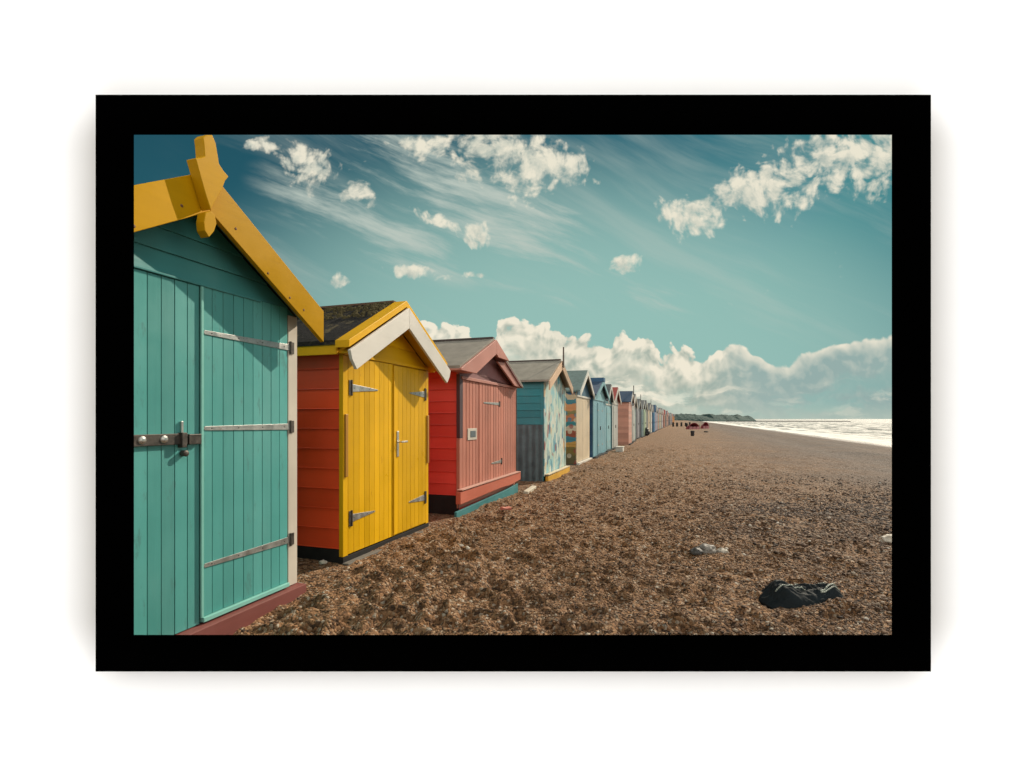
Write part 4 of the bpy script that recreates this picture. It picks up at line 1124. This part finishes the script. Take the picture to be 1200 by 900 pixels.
def sky():
    wd = bpy.data.worlds.new('World'); SC.world = wd; wd.use_nodes = True
    wd.cycles.sampling_method = 'MANUAL'; wd.cycles.sample_map_resolution = 256
    nt = NT(wd.node_tree); nt.n.clear()
    out = nt.node('ShaderNodeOutputWorld'); bg = nt.node('ShaderNodeBackground')
    nt.link(bg.outputs[0], out.inputs[0]); bg.inputs['Strength'].default_value = SKY_S
    st = nt.node('ShaderNodeTexSky', sky_type='NISHITA'); st.sun_disc = False
    st.sun_elevation = SUN_EL; st.sun_rotation = SUN_AZ; st.air_density = 1.0; st.dust_density = 0.3; st.ozone_density = 1.5
    k = 1.0/SKY_S
    K = lambda c: tuple(x*k for x in c)
    base = nt.mix(1.0, st.outputs[0], SKY_TINT, 'MULTIPLY')
    base = nt.vmath('MINIMUM', base, K((0.105, 0.25, 0.272)))
    dirv = nt.node('ShaderNodeTexCoord').outputs['Generated']
    sp = nt.node('ShaderNodeSeparateXYZ'); nt.put(sp.inputs[0], dirv)
    yy = nt.math('MAXIMUM', sp.outputs['Y'], 0.12)
    u = nt.math('DIVIDE', sp.outputs['X'], yy); v = nt.math('DIVIDE', sp.outputs['Z'], yy)
    uv = nt.node('ShaderNodeCombineXYZ'); nt.link(u, uv.inputs[0]); nt.link(v, uv.inputs[1]); uv = uv.outputs[0]
    U = lambda p: (p-600)/600.0
    V = lambda p: (491-p)/600.0
    ctr = lambda x, a: nt.vmath('MULTIPLY', nt.vmath('SUBTRACT', x, (0.5,0.5,0.5)), a)
    warp = nt.vmath('ADD', uv, ctr(nt.noise2(uv, 7, 2, 0.5, color=True), (0.045,0.045,0)))
    warp = nt.vmath('ADD', warp, ctr(nt.noise2(uv, 26, 2, 0.5, color=True), (0.009,0.009,0)))
    def blob(cx, cy, rx, ry, rot=0, src=warp):
        p = nt.mapping(src, loc=(U(cx), V(cy), 0), rot=(0, 0, RAD(rot)), scale=(rx/600, ry/600, 1), typ='TEXTURE')
        return nt.math('SUBTRACT', 1.0, nt.vmath('DOT_PRODUCT', p, p))
    def union(lst):
        r = lst[0]
        for x in lst[1:]: r = nt.math('MAXIMUM', r, x)
        return r
    # brighter, paler air low over the sea
    patch = nt.maprange(blob(700, 430, 560, 290, -6, uv), 0.0, 1.0, 0.0, 0.86)
    c = nt.mix(patch, base, K((0.335, 0.56, 0.50)))
    # cirrus streaks
    cir = nt.vmath('ADD', uv, ctr(nt.noise2(uv, 2.2, 2, 0.5, color=True), (0.05,0.08,0)))
    cr = nt.noise2(nt.mapping(nt.mapping(cir, rot=(0,0,RAD(19))), scale=(2.0,13,1)), 1.0, 8, 0.62)
    cmk = union([blob(470,255,200,75,-16,uv), blob(640,310,230,50,-14,uv), blob(560,220,260,48,-26,uv)])
    ca = nt.math('MULTIPLY', nt.maprange(cr, 0.47, 0.74, 0, 1.0), nt.maprange(cmk, 0.0, 0.7))
    thin = nt.math('MULTIPLY', nt.maprange(nt.noise2(nt.mapping(nt.mapping(cir, loc=(0.4,0.2,0), rot=(0,0,RAD(25))), scale=(1.1,9,1)), 1.0, 6, 0.6), 0.5, 0.8, 0, 0.32), nt.math('MULTIPLY', nt.maprange(v, 0.03, 0.2), nt.maprange(u, -0.72, -0.40)))
    c = nt.mix(nt.math('MAXIMUM', ca, thin), c, K((0.50,0.57,0.51)))
    def vor(src, sc=27):
        nd = nt.node('ShaderNodeTexVoronoi', feature='SMOOTH_F1', voronoi_dimensions='2D'); nt.put(nd.inputs['Vector'], src)
        nd.inputs['Scale'].default_value = sc; nd.inputs['Smoothness'].default_value = 0.28; nd.inputs['Detail'].default_value = 2.0
        return nd.outputs['Distance']
    # loose cumulus
    cum = [(595,182,88,40,-14),(500,166,50,14,0),(645,192,40,26,-25),(1015,178,125,44,12),(905,222,66,32,14),(815,252,46,22,12),(858,238,40,16,10),
           (360,194,36,24,-38),(308,170,22,9,0),(424,232,24,13,-24),(560,273,22,12,15),(516,263,32,8,-22),(735,308,14,9,0),(395,326,16,8,0),
           (482,314,26,8,-5),(545,321,26,6,5)]
    m = nt.math('MAXIMUM', union([blob(*q) for q in cum]), -1.4)
    n1 = nt.noise2(warp, 15, 9, 0.60)
    n2 = nt.noise2(warp, 44, 6, 0.62)
    n1s = nt.noise2(nt.vmath('ADD', warp, (0.012, 0.017, 0)), 15, 9, 0.60)
    d = nt.math('ADD', nt.math('ADD', nt.math('MULTIPLY', m, 0.72), 0.03), nt.math('MULTIPLY', nt.math('SUBTRACT', n1, 0.5), 2.7))
    d = nt.math('ADD', d, nt.math('MULTIPLY', nt.math('SUBTRACT', n2, 0.5), 1.1))
    d = nt.math('ADD', d, nt.math('MULTIPLY', nt.math('SUBTRACT', 0.64, vor(warp, 38)), 0.95))
    d = nt.math('ADD', d, 0.08)
    a1 = nt.maprange(d, -0.14, 0.95, 0, 0.98)
    lit1 = nt.math('ADD', nt.math('ADD', 0.64, nt.math('MULTIPLY', nt.math('SUBTRACT', n1, n1s), 3.4)), nt.maprange(d, 0.2, 1.0, 0.18, 0.0), clamp=True)
    c = nt.mix(a1, c, nt.mix(lit1, K((0.44,0.50,0.44)), K((0.84,0.79,0.64))))
    # cumulus bank on the horizon: its skyline as a curve over azimuth, two layers
    pts = [(100,452),(330,430),(480,386),(510,378),(540,380),(572,394),(590,374),(622,371),(655,381),(684,392),(704,399),(735,389),(758,395),(778,411),(800,408),(826,417),(846,407),(878,411),(905,424),(938,411),(985,403),(1045,395),(1140,384)]
    fc = nt.node('ShaderNodeFloatCurve'); cm = fc.mapping.curves[0]
    f01 = lambda p: (p-60)/1140
    while len(cm.points) < len(pts): cm.points.new(0.5, 0.5)
    for q, (a, b) in zip(cm.points, pts): q.location = (f01(a), V(b)*4)
    fc.mapping.update()
    nt.link(nt.maprange(nt.vmath('DOT_PRODUCT', warp, (1,0,0)), U(60), U(1200), 0, 1, False), fc.inputs['Value'])
    top = nt.math('DIVIDE', fc.outputs[0], 4.0)
    wv = nt.vmath('DOT_PRODUCT', warp, (0,1,0))
    right = nt.maprange(u, U(790), U(900))
    L = (0.006, 0.011, 0)
    b1 = nt.noise2(warp, 22, 8, 0.62); b1s = nt.noise2(nt.vmath('ADD', warp, L), 22, 8, 0.62)
    w1 = vor(warp); w1s = vor(nt.vmath('ADD', warp, L))
    dep = nt.math('SUBTRACT', top, wv)
    calm = nt.math('SUBTRACT', 1.0, nt.math('MULTIPLY', right, 0.72))
    dep2 = nt.math('ADD', dep, nt.math('MULTIPLY', nt.math('MULTIPLY', nt.math('SUBTRACT', b1, 0.5), 0.034), calm))
    dep2 = nt.math('ADD', dep2, nt.math('MULTIPLY', nt.math('MULTIPLY', nt.math('SUBTRACT', 0.42, w1), 0.027), calm))
    a2 = nt.maprange(dep2, 0.0, 0.006)
    inside = nt.maprange(dep, 0.03, 0.09)
    gap = nt.noise2(nt.mapping(warp, loc=(1.3,0.4,0), scale=(1,2.4,1)), 6.0, 6, 0.6)
    gapm = nt.math('MULTIPLY', nt.math('MULTIPLY', inside, nt.maprange(gap, 0.46, 0.64)), nt.math('ADD', 0.30, nt.math('MULTIPLY', right, 0.30)))
    a2 = nt.math('MULTIPLY', a2, nt.math('SUBTRACT', 1.0, gapm))
    rim = nt.maprange(dep2, 0.0, nt.math('SUBTRACT', 0.095, nt.math('MULTIPLY', right, 0.062)), 1.0, 0.0)
    shade = nt.math('ADD', nt.math('MULTIPLY', nt.math('SUBTRACT', b1, b1s), 1.5), nt.math('MULTIPLY', nt.math('SUBTRACT', w1s, w1), 1.35))
    shade = nt.math('MULTIPLY', shade, nt.math('MULTIPLY', calm, nt.math('SUBTRACT', 1.0, nt.math('MULTIPLY', inside, 0.55))))
    soft = nt.noise2(nt.mapping(warp, loc=(0.2,0.9,0), scale=(1,1.7,1)), 5.0, 5, 0.55)
    lit2 = nt.math('ADD', nt.math('ADD', nt.math('MULTIPLY', rim, 0.70), nt.math('SUBTRACT', 0.14, nt.math('MULTIPLY', right, 0.12))), shade, clamp=True)
    lit2 = nt.math('ADD', lit2, nt.math('MULTIPLY', nt.math('MULTIPLY', nt.math('SUBTRACT', soft, 0.45), 1.3), nt.math('SUBTRACT', 1.0, nt.math('MULTIPLY', right, 0.8))), clamp=True)
    wisps = nt.maprange(nt.noise2(nt.mapping(warp, scale=(1,3.6,1)), 8, 7, 0.64), 0.52, 0.68, 0, 0.8)
    wisps = nt.math('MULTIPLY', nt.math('MULTIPLY', wisps, nt.maprange(dep, 0.05, 0.10)), nt.math('SUBTRACT', 1.0, nt.math('MULTIPLY', right, 0.55)))
    lit2 = nt.math('ADD', lit2, wisps, clamp=True)
    shc = nt.mix(right, K((0.40,0.46,0.39)), K((0.30,0.42,0.40)))
    c = nt.mix(a2, c, nt.mix(lit2, shc, K((0.87,0.81,0.66))))
    c = nt.mix(nt.maprange(v, 0.0, 0.040, 0.5, 0.0), c, K((0.50,0.58,0.49)))
    # bright cloud added as fill light in the unseen sky behind the viewer
    rear = nt.maprange(sp.outputs['Y'], 0.10, -0.25, 0, 1)
    rc = nt.maprange(nt.noise(dirv, 2.6, 5, 0.6), 0.38, 0.54, 0, 0.9)
    c = nt.mix(nt.math('MULTIPLY', rear, rc), c, K(REAR_FILL))
    nt.link(c, bg.inputs['Color'])

REAR_FILL = (1.6, 1.55, 1.42)
SKY_TINT = (0.115, 0.375, 0.315)

def light_and_camera():
    l = bpy.data.lights.new('sun', 'SUN'); l.energy = SUN_W; l.angle = RAD(0.5); l.color = (1.0, 0.87, 0.70)
    o = bpy.data.objects.new('sun', l); COL.objects.link(o)
    d = Vector((math.sin(SUN_AZ)*math.cos(SUN_EL), math.cos(SUN_AZ)*math.cos(SUN_EL), math.sin(SUN_EL)))
    o.rotation_euler = (-d).to_track_quat('-Z', 'Y').to_euler()
    o.location = d*60
    cam = bpy.data.cameras.new('camera'); cam.sensor_width = 36; cam.lens = 18.0
    cam.shift_y = 41/1200; cam.clip_start = 0.02; cam.clip_end = 80000
    co = bpy.data.objects.new('camera', cam); COL.objects.link(co)
    co.location = (0, 0, EYE); co.rotation_euler = (PI/2, 0, 0)
    SC.camera = co

all_huts()
build_ground()
build_pebbles()
build_sea()
beach_items()
headland()
frame_and_wall()
sky()
light_and_camera()
SC.view_settings.view_transform = 'Standard'
SC.view_settings.look = 'None'
SC.view_settings.exposure = EXPO
SC.view_settings.gamma = 1.0
SC.view_settings.use_curve_mapping = False
SC.render.engine = 'CYCLES'
SC.cycles.use_denoising = True
SC.cycles.max_bounces = 5
SC.cycles.diffuse_bounces = 2
SC.cycles.use_adaptive_sampling = True
SC.cycles.adaptive_threshold = 0.02
